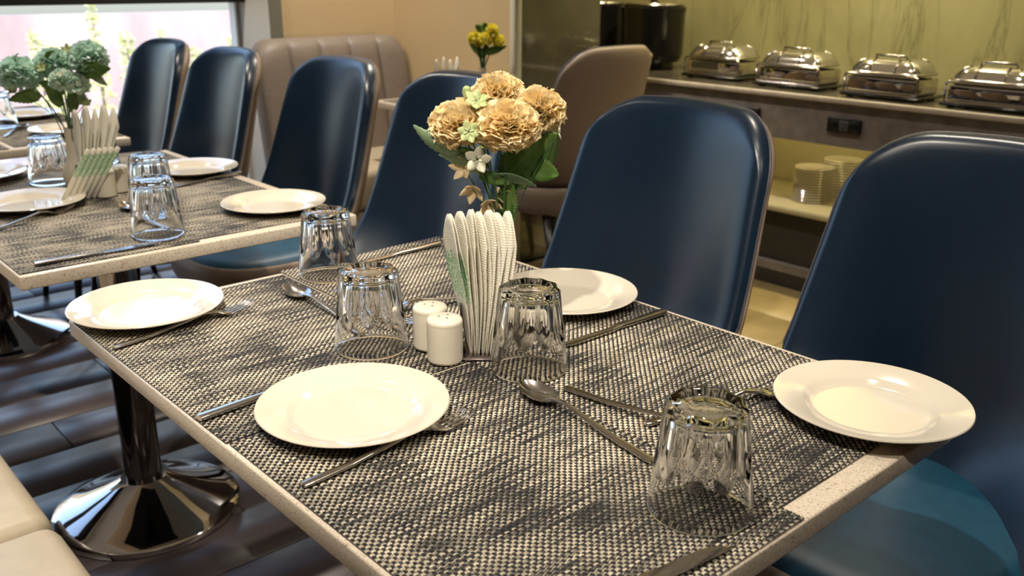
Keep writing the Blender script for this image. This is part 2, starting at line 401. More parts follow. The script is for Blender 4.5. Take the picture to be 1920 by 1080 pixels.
# ------------------------------------------------------------------ buffet counter
ctr = thing('buffet_counter', 'long grey stone buffet counter with lit yellow niche below, along the right wall', 'counter', (3.40, 2.0, 0))
Y0, Y1 = -1.35, 2.25      # local y extent
def cb(n, a, b, m_, bev=0.0): return box(n, a, b, m_, ctr, bev, 1)
cb('worktop', (-0.012, Y0, 0.802), (0.61, Y1, 0.818), M['countersurface'])
cb('worktop_edge', (-0.022, Y0, 0.797), (-0.012, Y1, 0.8185), M['countertop'], 0.002)
ap = cb('apron', (0.0, Y0, 0.628), (0.03, Y1, 0.797), M['counter'])
cb('niche_back', (0.50, Y0, 0.30), (0.52, Y1, 0.79), M['niche'])
cb('niche_side', (0.04, 0.52, 0.345), (0.49, 0.54, 0.79), M['niche'])
cb('shelf', (0.0, Y0, 0.318), (0.49, Y1, 0.345), M['niche'], 0.002)
cb('lower_panel', (0.035, Y0, 0.095), (0.06, Y1, 0.317), M['darkpanel'])
cb('plinth_strip', (0.0, Y0, 0.062), (0.06, Y1, 0.095), M['counter'])
cb('kickboard', (-0.0, Y0, 0.001), (0.06, Y1, 0.062), M['darkpanel'])
cb('led_strip', (0.13, Y0, 0.786), (0.145, Y1, 0.794), M['led'])
for k, yy in enumerate((-0.14, 0.32)):
    t = thing('power_socket', ('black three-module socket set in the counter front, fully in view', 'black socket in the counter front, half hidden by the blue chair')[k], 'socket', (3.40, 2.0 + yy, 0.713))
    box('frame', (-0.012, -0.073, -0.029), (-0.0005, 0.073, 0.029), M['socket'], t, 0.004, 2)
    for j in (-1, 0, 1):
        mo = box('module', (-0.0135, j * 0.041 - 0.019, -0.020), (-0.0115, j * 0.041 + 0.019, 0.020), M['socketgrey'] if j == 0 else M['socket'], t, 0.001, 1)
        for q in ((-0.008, 0.008), (0.008, 0.008), (0, -0.008)):
            if j == 0: box('hole', (-0.0142, q[0] - 0.003, q[1] - 0.005), (-0.0133, q[0] + 0.003, q[1] + 0.005), M['socket'], mo)

def chafer(loc, label, rotz=0.0):
    t = thing('chafing_dish', label, 'chafing dish', loc, rotz, 'chafing dishes on the buffet counter')
    W, D = 0.148, 0.19      # half width along y, depth along x
    box('tray', (-0.012, -W - 0.012, 0.0), (D + 0.03, W + 0.012, 0.012), M['black'], t, 0.004, 1)
    box('water_pan', (0.004, -W + 0.006, 0.012), (D, W - 0.006, 0.078), M['chrome'], t, 0.012, 3)
    # rounded steel frame round the front
    def rr(x, hy, z0, z1, r=0.014, n=5):
        pts = []
        for cx, cz, a0 in ((hy - r, z1 - r, 0), (-hy + r, z1 - r, 90), (-hy + r, z0 + r, 180), (hy - r, z0 + r, 270)):
            for i in range(n + 1):
                a = math.radians(a0 + 90 * i / n); pts.append((x, cx + r * math.cos(a), cz + r * math.sin(a)))
        pts.append(pts[0]); return pts
    tube('front_frame', rr(0.0, W, 0.014, 0.086), 0.0055, M['steel'], t, 6)
    # domed lid: tapers on all four sides, steel rim, corner ribs and two straps
    n, rings = 40, [(1.0, 0.0), (0.97, 0.012), (0.90, 0.028), (0.80, 0.041), (0.66, 0.049), (0.40, 0.052), (0.0, 0.053)]
    def dome(a, q, h, hx=D / 2, hy=W - 0.004):
        ca, sa = math.cos(a), math.sin(a); g = (abs(ca) ** 5 + abs(sa) ** 5) ** -0.2
        return (D / 2 + hx * g * ca * (1 - (1 - q) * 1.25 if q > 0.25 else q * 0.25), hy * g * sa * q, 0.092 + h)
    V = [dome(2 * PI * k / n, q, h) for q, h in rings for k in range(n)]; F = []
    for r in range(len(rings) - 1):
        for k in range(n):
            a = r * n + k; b = r * n + (k + 1) % n; F.append((a, b, b + n, a + n))
    lid = mesh('lid', V, F, M['lid'], t, True); fixn(lid, 0.9)
    tube('lid_rim', [dome(2 * PI * k / n, 1.01, 0.0) for k in range(n + 1)], 0.0055, M['steel'], lid, 6)
    for sy in (-1, 1):
        for sx in (-1, 1):
            a0 = math.atan2(sy, sx)
            tube('corner_rib', [dome(a0, q, h + 0.001) for q, h in rings[:5]], 0.0045, M['steel'], lid, 6)
    for yy in (-0.05, 0.05):
        tube('lid_strap', [(D / 2 - D / 2 * (1 - (1 - q) * 1.25), yy, 0.094 + h) for q, h in rings[:5]], 0.0038, M['darkchrome'], lid, 6)
    tube('handle', [(0.072, -0.062, 0.142), (0.062, -0.06, 0.156), (0.062, 0.06, 0.156), (0.072, 0.062, 0.142)], 0.0055, M['steel'], t, 6)
    for sx in (0.02, D - 0.02):
        for sy in (-1, 1): box('foot', (sx - 0.01, sy * (W - 0.02) - 0.01, -0.006), (sx + 0.01, sy * (W - 0.02) + 0.01, 0.001), M['black'], t)
    return t
M['lid'] = mat('smoky_lid', (0.58, 0.55, 0.49), 0.10, 0.9)
lab = ['chafing dish with roll-top lid beside the black soup kettle', 'second chafing dish from the soup kettles, roll-top lid shut', 'third chafing dish from the soup kettles, above the socket', 'chafing dish nearest the camera end of the counter, behind the near blue chair']
for k, (x, yy) in enumerate(((3.55, 2.63), (3.50, 2.205), (3.455, 1.768), (3.445, 1.365))):
    chafer((x, yy, 0.8245), lab[k])
def kettle(loc, label):
    t = thing('soup_kettle', label, 'soup kettle', loc, 0, 'soup kettles on the buffet counter')
    lathe('body', [(0, 0.035), (0.135, 0.035), (0.150, 0.055), (0.155, 0.08), (0.158, 0.26), (0.162, 0.285), (0.162, 0.298), (0.150, 0.304), (0, 0.304)], 40, M['black'], t)
    lathe('base', [(0, 0), (0.11, 0), (0.115, 0.006), (0.112, 0.034), (0, 0.034)], 32, M['black'], t)
    lid = lathe('lid', [(0, 0.3045), (0.150, 0.3045), (0.154, 0.310), (0.148, 0.317), (0.130, 0.320), (0.06, 0.336), (0, 0.339)], 40, M['steel'], t)
    lathe('knob', [(0, 0.338), (0.012, 0.339), (0.012, 0.352), (0.022, 0.356), (0.022, 0.366), (0, 0.369)], 16, M['black'], lid)
    d = Vector((-0.8, -0.6, 0)).normalized()
    tube('control_dial', [d * 0.150 + Vector((0, 0, 0.07)), d * 0.172 + Vector((0, 0, 0.07))], 0.018, M['steel'], t, 14)
kettle((3.76, 3.16, 0.8185), 'large black soup kettle with steel lid at the counter end')
kettle((3.76, 3.55, 0.8185), 'black soup kettle half hidden behind the glossy stone wall end')

# stacks of plates in the lit niche
def plate_prof(R, h):
    return [(0, 0.004), (R * 0.56, 0.004), (R * 0.62, 0.006), (R * 0.68, 0.009), (R * 0.99, h - 0.001), (R, h), (R * 0.985, h + 0.0018), (R * 0.70, 0.0128),
            (R * 0.655, 0.0105), (R * 0.61, 0.0072), (R * 0.56, 0.0066), (0, 0.0066)]
def plate_prof2(R, h):
    return [(0, 0.0), (R * 0.55, 0.0), (R * 0.58, 0.001), (R * 0.66, 0.006), (R * 0.99, h - 0.002), (R, h - 0.0005), (R * 0.992, h + 0.001), (R * 0.975, h + 0.0008), (R * 0.70, 0.0125),
            (R * 0.665, 0.0108), (R * 0.62, 0.0058), (R * 0.585, 0.0045), (R * 0.55, 0.0044), (0, 0.0044)]
sp = None
for (x, yy, n, r, nm) in ((3.60, 2.085, 13, 0.085, 'front'), (3.745, 2.035, 15, 0.082, 'rear'), (3.795, 1.86, 17, 0.082, 'back')):
    for k in range(n):
        if sp is None:
            sp = lathe('stacked_plate', [(0, 0), (r * 0.6, 0), (r * 0.95, 0.0055), (r * 0.985, 0.0062), (r, 0.0078), (r * 0.985, 0.0094), (r * 0.95, 0.0096), (r * 0.62, 0.004), (0, 0.004)], 36, M['plate']); o = sp
        else: o = sp.copy(); C.objects.link(o)
        o.location = (x, yy, 0.3452 + k * 0.0115)
        top_ = 'topmost ' if k == n - 1 else ''
        tag(o, top_ + {'front': 'cream plate in the front stack in the lit counter niche', 'rear': 'cream plate in the second stack in the lit counter niche', 'back': 'cream plate in the rearmost stack in the lit counter niche', 'hid': 'cream plate in a stack hidden behind the near chair'}[nm], 'plate', {'front': 'front plate stack in the niche', 'rear': 'second plate stack in the niche', 'back': 'rearmost plate stack in the niche', 'hid': 'plate stack behind the chair'}[nm])

# ------------------------------------------------------------------ chairs
def make_chair():
    t = thing('dining_chair', 'x', 'chair')
    XC = [(0.38, -0.150), (0.46, -0.205), (0.55, -0.240), (0.70, -0.268), (0.85, -0.296), (1.02, -0.332)]
    HW = [(0.38, 0.235), (0.45, 0.262), (0.55, 0.274), (0.70, 0.264), (0.85, 0.250), (0.95, 0.242), (1.02, 0.238)]
    KW = [(0.38, 0.30), (0.46, 0.24), (0.55, 0.13), (0.64, 0.105), (0.80, 0.082), (1.02, 0.055)]
    rc = 0.125; z0, z1 = 0.385, 1.015; nu, nv = 41, 33
    us = [math.sin(PI / 2 * (-1 + 2 * i / (nu - 1))) for i in range(nu)]
    def sm(z, tab):     # smoothed table
        return sum(lerp_tab(z + d, tab) for d in (-0.05, -0.03, -0.01, 0.01, 0.03, 0.05)) / 6
    P = np.zeros((nu, nv, 3)); 
    for i, u in enumerate(us):
        w1 = sm(0.93, HW); e = abs(u) * w1 - (w1 - rc)
        zt = z1 - rc + rc * (max(0, 1 - max(0, e / rc) ** 2.2) ** (1 / 2.2))
        zt -= 0.012 * u * u
        for j in range(nv):
            q = j / (nv - 1); q = 1 - (1 - q) ** 1.25
            z = z0 + (zt - z0) * q
            P[i, j] = (sm(z, XC) + sm(z, KW) * abs(u) ** 2.05, u * sm(z, HW), z)
    du = np.gradient(P, axis=0); dv = np.gradient(P, axis=1)
    nrm = np.cross(du, dv); nrm /= np.linalg.norm(nrm, axis=2, keepdims=True) + 1e-12
    if nrm[nu // 2, nv // 2, 0] < 0: nrm = -nrm
    U = np.abs(np.array(us))[:, None] * np.ones((1, nv)); Vv = (np.linspace(0, 1, nv)[None, :] * np.ones((nu, 1)))
    edge = np.maximum(U, np.clip((Vv - 0.5) * 2, 0, 1))
    pad = 0.026 * np.sqrt(np.clip(1 - edge ** 10, 0, 1))
    def closed(name, A, Bk, m_):
        V = [tuple(v) for v in A.reshape(-1, 3)] + [tuple(v) for v in Bk.reshape(-1, 3)]
        n = nu * nv; F = grid_faces(nu, nv) + [tuple(reversed(f)) for f in grid_faces(nu, nv, n)]
        for i in range(nu - 1):
            for j in (0, nv - 1):
                a, b = i * nv + j, (i + 1) * nv + j; F.append((a, b, b + n, a + n))
        for j in range(nv - 1):
            for i in (0, nu - 1):
                a, b = i * nv + j, i * nv + j + 1; F.append((a, b, b + n, a + n))
        o = mesh(name, V, F, m_, t); return fixn(o, 1.1)
    closed('backrest', P + nrm * (pad + 0.001)[..., None], P - nrm * 0.012, M['blue'])
    back = 0.012 + 0.020 * np.sqrt(np.clip(1 - edge ** 8, 0, 1)) + 0.004
    closed('outer_shell', P - nrm * 0.0122, P - nrm * back[..., None], M['taupe'])
    Q = P - nrm * 0.0125
    path = [Q[0, j] for j in range(nv)] + [Q[i, nv - 1] for i in range(1, nu - 1)] + [Q[nu - 1, j] for j in range(nv - 1, -1, -1)]
    tube('piping', path, 0.0026, M['piping'], t, 6)
    # seat cushion: superellipse slab with a crowned top
    nu2, nr = 48, 9; V = [(0.03, 0, 0.486)]; F = []
    for r in range(1, nr + 1):
        q = r / nr
        for k in range(nu2):
            a = 2 * PI * k / nu2; ca, sa = math.cos(a), math.sin(a); g = (abs(ca) ** 3.2 + abs(sa) ** 3.2) ** (-1 / 3.2)
            hx, hy = 0.245, 0.252
            s = min(1.0, q * 1.12) if q < 0.9 else 1.0
            zz = 0.486 - 0.012 * (s * s) - (0.012 if q > 0.85 else 0) - (0.05 if q > 0.95 else 0)
            xx = 0.03 + hx * g * ca * s; yy = hy * g * sa * s
            if xx < -0.1: yy *= 1 - 0.25 * ((-0.1 - xx) / 0.12)
            V.append((xx, yy, zz))
    for k in range(nu2): F.append((0, 1 + k, 1 + (k + 1) % nu2))
    for r in range(nr - 1):
        for k in range(nu2):
            a = 1 + r * nu2 + k; b = 1 + r * nu2 + (k + 1) % nu2; F.append((a, a + nu2, b + nu2, b))
    F.append(tuple(1 + (nr - 1) * nu2 + k for k in range(nu2))[::-1])
    fixn(mesh('seat', V, F, M['blueseat'], t))
    V = []; rg = [(0.0, 0.338), (0.70, 0.338), (0.84, 0.343), (0.93, 0.356), (0.985, 0.385), (1.015, 0.43), (1.02, 0.458), (0.985, 0.464), (0.97, 0.44), (0.0, 0.428)]
    for q, z in rg:
        for k in range(nu2):
            a = 2 * PI * k / nu2; ca, sa = math.cos(a), math.sin(a); g = (abs(ca) ** 3.0 + abs(sa) ** 3.0) ** (-1 / 3.0)
            xx = 0.015 + 0.262 * g * ca * q; yy = 0.262 * g * sa * q
            if xx < -0.1: yy *= 1 - 0.18 * ((-0.1 - xx) / 0.15)
            V.append((xx, yy, z))
    F = []
    for r in range(len(rg) - 1):
        for k in range(nu2):
            a = r * nu2 + k; b = r * nu2 + (k + 1) % nu2; F.append((a, b, b + nu2, a + nu2))
    fixn(mesh('under_shell', V, F, M['taupe'], t), 1.2)
    for sx, sy in ((0.19, 0.18), (0.19, -0.18), (-0.13, 0.18), (-0.13, -0.18)):
        dx, dy = (0.04 if sx > 0 else -0.10), (0.03 if sy > 0 else -0.03)
        tube('leg', [(sx, sy, 0.345), (sx + dx, sy + dy, 0.0)], [0.019, 0.011], M['darkleg'], t, 10)
    return t
ch = make_chair()
CX = 1.312
specs = [(0.595, 'navy blue chair nearest the camera at the near corner of the front table'),
         (1.25, 'navy blue chair behind the front table, facing the peach bouquet'),
         (2.00, 'navy blue chair whose top edge shows directly behind the peach bouquet'),
         (2.63, 'navy blue chair at the near corner of the middle table'),
         (3.20, 'navy blue chair at the far end of the middle table, second from the window'),
         (3.785, 'navy blue chair farthest down the row, against the bright window')]
for k, (yy, lb) in enumerate(specs):
    o = ch if k == 0 else copy_tree(ch)
    o.location = (CX - (0.10 if k > 3 else 0), yy, 0); o.rotation_euler = (0, 0, PI); o['label'] = lb; o['group'] = 'blue chairs along the tables'
o = dup(ch, (2.72, 2.77, 0), PI / 2, 'chair seen from behind, its taupe back with blue piping turned to camera')
del o['group']

# ------------------------------------------------------------------ couch in the far corner and bench at left
def cushion(name, a, b, m_, parent, bev=0.03): return box(name, a, b, m_, parent, bev, 4)
t = thing('corner_couch', 'taupe channel-backed couch standing in the far corner under the beige wall', 'couch', (2.36, 3.62, 0))
nchan = 5; x0, x1 = -0.40, 0.395
w_ = (x1 - x0) / nchan
# backrest as five upholstered channels with rounded outer top corners
for k in range(nchan):
    V, F = [], []
    nx, nz = 9, 15
    for i in range(nx):
        q = i / (nx - 1); xx = x0 + w_ * (k + q); bul = 0.014 * (1 - (2 * q - 1) ** 4)
        d = min(xx - x0, x1 - xx); r = 0.10
        zt = 0.985 - (0 if d > r else r - math.sqrt(max(0, r * r - (r - d) ** 2)))
        for j in range(nz):
            z = 0.40 + (zt - 0.40) * j / (nz - 1)
            edge = 1 - (j / (nz - 1)) ** 12
            yb = 0.195 + 0.10 * (z - 0.4) / 0.58
            V.append((xx, yb - bul * math.sqrt(edge) - 0.02 * math.sqrt(edge), z))
    n = len(V)
    V += [(v[0], 0.195 + 0.10 * (v[2] - 0.4) / 0.58 + 0.07, v[2]) for v in V]
    F = grid_faces(nx, nz) + [tuple(reversed(f)) for f in grid_faces(nx, nz, n)]
    for i in range(nx - 1):
        for j in (0, nz - 1): F.append((i * nz + j, (i + 1) * nz + j, (i + 1) * nz + j + n, i * nz + j + n))
    for j in range(nz - 1):
        for i in (0, nx - 1): F.append((i * nz + j, i * nz + j + 1, i * nz + j + 1 + n, i * nz + j + n))
    fixn(mesh('back_channel', V, F, M['couch'], t), 1.2)
cushion('seat', (x0, -0.30, 0.30), (x1, 0.185, 0.475), M['bench'], t, 0.035)
box('base', (x0 + 0.01, -0.27, 0.0), (x1 - 0.01, 0.25, 0.30), M['couch'], t, 0.01, 1)

t = thing('banquette_bench', 'long cream leather banquette bench whose seat edge shows at lower left', 'bench', (-0.02, 1.9, 0))
yy = -1.05
for k, ln in enumerate((0.55, 0.62, 0.62, 0.62)):
    cushion('seat_cushion', (-0.26, yy + 0.002, 0.345), (0.325, yy + ln - 0.002, 0.47), M['bench'], t, 0.03)
    cushion('back_cushion', (-0.40, yy + 0.002, 0.45), (-0.27, yy + ln - 0.002, 0.95), M['bench'], t, 0.03)
    yy += ln
box('base', (-0.38, -1.05, 0.0), (0.27, yy, 0.345), M['darkpanel'], t, 0.005, 1)

# ------------------------------------------------------------------ tables
def table(x0, x1, y0, y1, label, poles):
    cx, cy = (x0 + x1) / 2, (y0 + y1) / 2
    t = thing('dining_table', label, 'table', (cx, cy, 0))
    box('tabletop', (x0 - cx, y0 - cy, TZ - 0.0275), (x1 - cx, y1 - cy, TZ), M['quartz'], t, 0.0028, 2)
    for (px, py) in poles:
        b = lathe('pedestal_base', [(0, 0.0), (0.216, 0.0), (0.219, 0.004), (0.219, 0.016), (0.213, 0.021), (0.19, 0.028), (0.15, 0.045), (0.10, 0.069), (0.062, 0.091), (0.054, 0.098), (0.0, 0.098)], 96, M['chrome'], t, (px - cx, py - cy, 0), 0.7)
        lathe('pedestal_column', [(0, 0.095), (0.043, 0.095), (0.043, TZ - 0.034), (0, TZ - 0.034)], 48, M['darkchrome'], t, (px - cx, py - cy, 0))
        box('mounting_plate', (px - cx - 0.17, py - cy - 0.17, TZ - 0.034), (px - cx + 0.17, py - cy + 0.17, TZ - 0.0275), M['darkleg'], t)
    return t
T1 = (0.398, 1.1605, 0.4146, 1.512); T2 = (0.402, 1.122, 1.797, 2.89); T3 = (0.402, 1.122, 3.19, 4.22)
table(*T1, 'large speckled stone-topped table in front, set for four', ((0.69, 0.69),))
table(*T2, 'middle stone-topped table with the mint flowers, behind the front table', ((0.672, 2.108),))
table(*T3, 'far stone-topped table by the bright window', ((0.715, 3.55),))
t = table(2.285, 2.745, 3.02, 3.487, 'small table with yellow flowers between the couch and the taupe-backed chair', ())
box('pedestal_base', (-0.16, -0.13, 0), (0.16, 0.085, 0.02), M['darkleg'], t, 0.004, 1)
tube('pedestal_column', [(0, 0, 0.02), (0, 0, TZ - 0.028)], 0.035, M['darkleg'], t, 16)

# ------------------------------------------------------------------ placemats: real plain weave
def weave_mesh(w, h, pitch):
    nx, ny = int(w / pitch), int(h / pitch); amp = 0.00085; base = 0.0022
    V, F, MI = [], [], []
    def strands(n, m, along_x):
        hw = pitch * 0.47
        s = np.arange(2 * m + 1) * 0.5 - 0.5           # samples every half pitch
        for k in range(n):
            c = (k + 0.5) * pitch + rng.normal() * pitch * 0.03
            ph = (k % 2) * PI + (0 if along_x else PI)
            zz = base + amp * np.cos(PI * s + ph) if along_x else base + amp * np.cos(PI * s + ph)
            wj = hw * (0.95 + 0.08 * rng.random())
            a = np.clip((s + 0.5) * pitch, 0, m * pitch); o0 = len(V)
            for q, (off, dz) in enumerate(((-wj, -0.00085), (-wj * 0.5, -0.0001), (0, 0.0002), (wj * 0.5, -0.0001), (wj, -0.00085))):
                for ai, zi in zip(a, zz):
                    V.append((ai, c + off, zi + dz) if along_x else (c + off, ai, zi + dz))
            L_ = len(a)
            for q in range(4):
                for i in range(L_ - 1):
                    p = o0 + q * L_ + i
                    F.append((p, p + 1, p + L_ + 1, p + L_) if along_x else (p, p + L_, p + L_ + 1, p + 1)); MI.append(0 if along_x else 1)
    strands(ny, nx, True); strands(nx, ny, False)
    W, H = nx * pitch, ny * pitch; o0 = len(V)
    V.extend([(0.001, 0.001, 0.0002), (W - 0.001, 0.001, 0.0002), (W - 0.001, H - 0.001, 0.0002), (0.001, H - 0.001, 0.0002), (0.001, 0.001, 0.0014), (W - 0.001, 0.001, 0.0014), (W - 0.001, H - 0.001, 0.0014), (0.001, H - 0.001, 0.0014)])
    for f in ((4, 5, 6, 7), (3, 2, 1, 0), (0, 1, 5, 4), (1, 2, 6, 5), (2, 3, 7, 6), (3, 0, 4, 7)): F.append(tuple(o0 + i for i in f)); MI.append(2)
    me = bpy.data.meshes.new('placemat'); me.from_pydata(V, [], F)
    for k in ('weft', 'warp', 'matbase'): me.materials.append(M[k])
    me.polygons.foreach_set('material_index', MI); me.polygons.foreach_set('use_smooth', [True] * len(F)); me.update()
    return me, W, H
mat_me, MW, MH = weave_mesh(0.372, 0.538, 0.0047)
def placemat(x, y, label): return tag(link('placemat', mat_me, None, (x, y, TZ)), label, 'placemat', 'woven placemats')
PM = [(T1[0] + 0.006, T1[2] + 0.002, 'woven grey placemat under the plate and fork at the near left of the front table'),
      (T1[0] + 0.3785, T1[2] + 0.030, 'woven grey placemat at the near right of the front table, beside the bare stone strip'),
      (T1[0] + 0.0035, T1[2] + 0.5405, 'woven grey placemat at the far left of the front table, under the glazed reflecting plate'),
      (T1[0] + 0.3765, T1[2] + 0.567, 'woven grey placemat at the far right of the front table')]
for i, p in enumerate(PM):
    o = placemat(*p)
    if i == 2: o.rotation_euler.z = 0.007
PM = [(T2[0] + 0.004, T2[2] + 0.012, 'woven grey placemat at the near left corner of the middle table'),
      (T2[0] + 0.372 - 0.03, T2[2] + 0.028, 'woven grey placemat at the near right corner of the middle table'),
      (T2[0] + 0.004, T2[2] + 0.555, 'woven grey placemat at the far left of the middle table'),
      (T2[0] + 0.376 - 0.03, T2[2] + 0.57, 'woven grey placemat at the far right of the middle table')]
for i, p in enumerate(PM):
    o = placemat(*p)
    if i % 2: o.location.z += 0.0
    o.scale = (0.93, 1, 1)
for i, (x, yy, lb) in enumerate(((T3[0] + 0.004, T3[2] + 0.01, 'left'), (T3[0] + 0.37, T3[2] + 0.04, 'right'))):
    for j in (0, 1):
        o = placemat(x, yy + j * 0.50, 'woven grey placemat on the far table by the window, %s %s quarter' % (('near', 'far')[j], lb)); o.scale = (0.93, 0.9, 1)

# ------------------------------------------------------------------ tableware builders
def make_plate(R=0.12, h=0.0195):
    o = lathe('dinner_plate', plate_prof2(R, h), 96, M['plate']); o.data.materials[0] = M['plate']; return tag(o, 'x', 'plate')
def tumbler_mesh():
    n = 120; H = 0.122; prof = []
    R0, R1 = 0.0415, 0.0545     # base (up) and rim (on the table) radii; mesh is built upside down
    V, F = [], []; nz = 34; flutes = 10
    zs = [H * (1 - j / (nz - 1)) for j in range(nz)]
    def outer(a, z):
        q = 1 - z / H                              # 0 at the base (top), 1 at the rim (bottom)
        r = R0 + (R1 - R0) * (q ** 0.9)
        ph = ((a * flutes / (2 * PI)) % 1.0) - 0.5
        end = 0.62 - 0.13 * (2 * ph) ** 2 * 2      # arched end of each facet
        s = min(1, max(0, (end - q) / 0.05)); s = s * s * (3 - 2 * s)
        flat = math.cos(PI / flutes) / math.cos(2 * PI / flutes * ph)
        rf = r * (1.0 - 0.085 * math.cos(PI * ph) ** 0.8)
        return r * (1 - s) + rf * s + 0.0004 * s
    for i in range(n):
        a = 2 * PI * i / n; ca, sa = math.cos(a), math.sin(a); col = []
        o_top = outer(a, H)
        col += [(0.0, H - 0.0045), (0.016, H - 0.0042), (0.024, H - 0.0025), (0.029, H - 0.0008), (o_top * 0.80, H - 0.0002), (o_top * 0.89, H - 0.0003)]
        for j, z in enumerate(zs):
            if j == 0: col += [(o_top * 0.945, H - 0.0011), (o_top * 0.982, H - 0.0026)]
            else: col.append((outer(a, z) if z > 0.0012 else outer(a, z) - 0.0005, max(z, 0.0006)))
        ri = R1 - 0.0022
        col += [(R1 - 0.0012, 0.0), (ri, 0.0005)]
        for j in range(1, 14):
            q = j / 13; z = 0.0005 + (H - 0.020) * q; col.append((ri + (R0 - 0.0085 - ri) * q ** 1.05, z))
        col += [(R0 - 0.0105, H - 0.0165), (R0 - 0.016, H - 0.0145), (0.010, H - 0.0135), (0, H - 0.0135)]
        k = len(col)
        for r, z in col: V.append((max(r, 2e-5) * ca, max(r, 2e-5) * sa, z))
    F = grid_faces(n, k, 0, True)
    return V, F
_tv, _tf = tumbler_mesh()
tumbler = fixn(mesh('tumbler', _tv, _tf, M['glass'])); tag(tumbler, 'x', 'glass')

def loft(name, xs, yc, hw, zt, th, m_, parent, na=8):
    """flat metal bar: stations along x with half-width, mid height and thickness, oval section"""
    V, F = [], []
    for x, c, w, z, tk in zip(xs, yc, hw, zt, th):
        for k in range(na):
            a = 2 * PI * k / na; V.append((x, c + w * math.copysign(abs(math.cos(a)) ** 0.6, math.cos(a)), z + tk / 2 * math.copysign(abs(math.sin(a)) ** 0.7, math.sin(a))))
    for i in range(len(xs) - 1):
        for k in range(na):
            a = i * na + k; b = i * na + (k + 1) % na; F.append((a, a + na, b + na, b))
    F.append(tuple(range(na))); F.append(tuple((len(xs) - 1) * na + k for k in range(na))[::-1])
    return fixn(mesh(name, V, F, m_, parent), 1.0)
def interp(x, tab):
    return float(np.interp(x, [a for a, _ in tab], [b for _, b in tab]))
def make_fork(Lf=0.242):
    t = thing('fork', 'x', 'fork')
    s = Lf / 0.238
    zt = [(0, 0.003), (0.06, 0.0045), (0.12, 0.010), (0.150, 0.0145), (0.168, 0.012), (0.182, 0.006), (0.195, 0.0045), (0.22, 0.0075), (0.238, 0.013)]
    hw = [(0, 0.0058), (0.004, 0.0068), (0.05, 0.0058), (0.11, 0.0040), (0.148, 0.0034), (0.160, 0.0045), (0.170, 0.0085), (0.180, 0.0125), (0.192, 0.0135)]
    xs = [i * 0.192 / 32 for i in range(33)]
    th = [0.0042 if x < 0.15 else 0.0042 - 0.0016 * (x - 0.15) / 0.042 for x in xs]
    loft('handle', [x * s for x in xs], [0] * 33, [interp(x, hw) for x in xs], [interp(x, zt) for x in xs], th, M['steel'], t, 10)
    for k in range(4):
        y0 = (k - 1.5) * 0.0073
        x2 = [0.190 + i * 0.048 / 10 for i in range(11)]
        loft('tine', [x * s for x in x2], [y0 * (1 - 0.10 * (x - 0.19) / 0.048) for x in x2], [0.0022 - 0.0013 * ((x - 0.19) / 0.048) ** 2 for x in x2], [interp(x, zt) for x in x2], [0.0024 - 0.001 * (x - 0.19) / 0.048 for x in x2], M['steel'], t, 6)
    return t
def make_spoon(Ls=0.25):
    t = thing('spoon', 'x', 'spoon')
    zt = [(0, 0.003), (0.06, 0.0045), (0.12, 0.010), (0.155, 0.0145), (0.175, 0.0125), (0.184, 0.0105)]
    hw = [(0, 0.0058), (0.004, 0.0068), (0.05, 0.0058), (0.11, 0.0040), (0.150, 0.0033), (0.172, 0.0042), (0.184, 0.007)]
    xs = [i * 0.184 / 28 for i in range(29)]
    loft('handle', xs, [0] * 29, [interp(x, hw) for x in xs], [interp(x, zt) for x in xs], [0.0042] * 29, M['steel'], t, 10)
    V, nr, na = [], 10, 40; cx, a_, b_ = 0.212, 0.034, 0.0205
    for side in (0, 1):
        for r in range(nr + 1):
            q = r / nr
            for k in range(na):
                an = 2 * PI * k / na; cc, ss = math.cos(an), math.sin(an)
                bw = b_ * (1 - 0.16 * cc)
                z = 0.0115 - 0.0095 * (1 - q ** 2.2) - side * 0.0014 + 0.0015 * cc * q
                V.append((cx + a_ * q * cc, bw * q * ss, z))
    F = []; n = (nr + 1) * na
    for side in (0, 1):
        for r in range(nr):
            for k in range(na):
                a = side * n + r * na + k; b = side * n + r * na + (k + 1) % na; F.append((a, a + na, b + na, b))
    for k in range(na):
        a = nr * na + k; b = nr * na + (k + 1) % na; F.append((a, b, b + n, a + n))
    fixn(mesh('bowl', V, F, M['steel'], t), 1.2)
    return t
def make_knife(Lk=0.245):
    t = thing('knife', 'x', 'knife')
    xs = [i * 0.125 / 20 for i in range(21)]
    loft('handle', xs, [0] * 21, [interp(x, [(0, 0.0075), (0.004, 0.0085), (0.06, 0.0075), (0.11, 0.0055), (0.125, 0.0062)]) for x in xs], [0.0042] * 21,
         [interp(x, [(0, 0.0065), (0.1, 0.0062), (0.125, 0.003)]) for x in xs], M['steel'], t, 12)
    x2 = [0.122 + i * 0.123 / 24 for i in range(25)]; V = []
    for x in x2:
        q = (x - 0.122) / 0.123
        yb = 0.0075; ya = -0.0055 - 0.0045 * math.sin(PI * min(1, q * 1.2)) if q < 0.75 else None
        top = 0.0078 if q < 0.72 else 0.0078 - 0.0150 * ((q - 0.72) / 0.28) ** 1.6
        bot = -0.0058 - 0.0035 * math.sin(PI * min(1.0, q) ** 0.8)
        if q > 0.92: bot = bot + (top - bot) * 0.5 * ((q - 0.92) / 0.08) ** 2; top = top - (top - bot) * 0.4 * ((q - 0.92) / 0.08) ** 2
        V += [(x, top, 0.0048), (x, top, 0.0030), (x, bot, 0.0036), (x, (top + bot) / 2, 0.0052)]
    F = []
    for i in range(24):
        for k in range(4): a = i * 4 + k; b = i * 4 + (k + 1) % 4; F.append((a, a + 4, b + 4, b))
    F += [(0, 1, 2, 3), (99, 98, 97, 96)]
    fixn(mesh('blade', V, F, M['steel'], t), 0.5)
    return t
used = {}
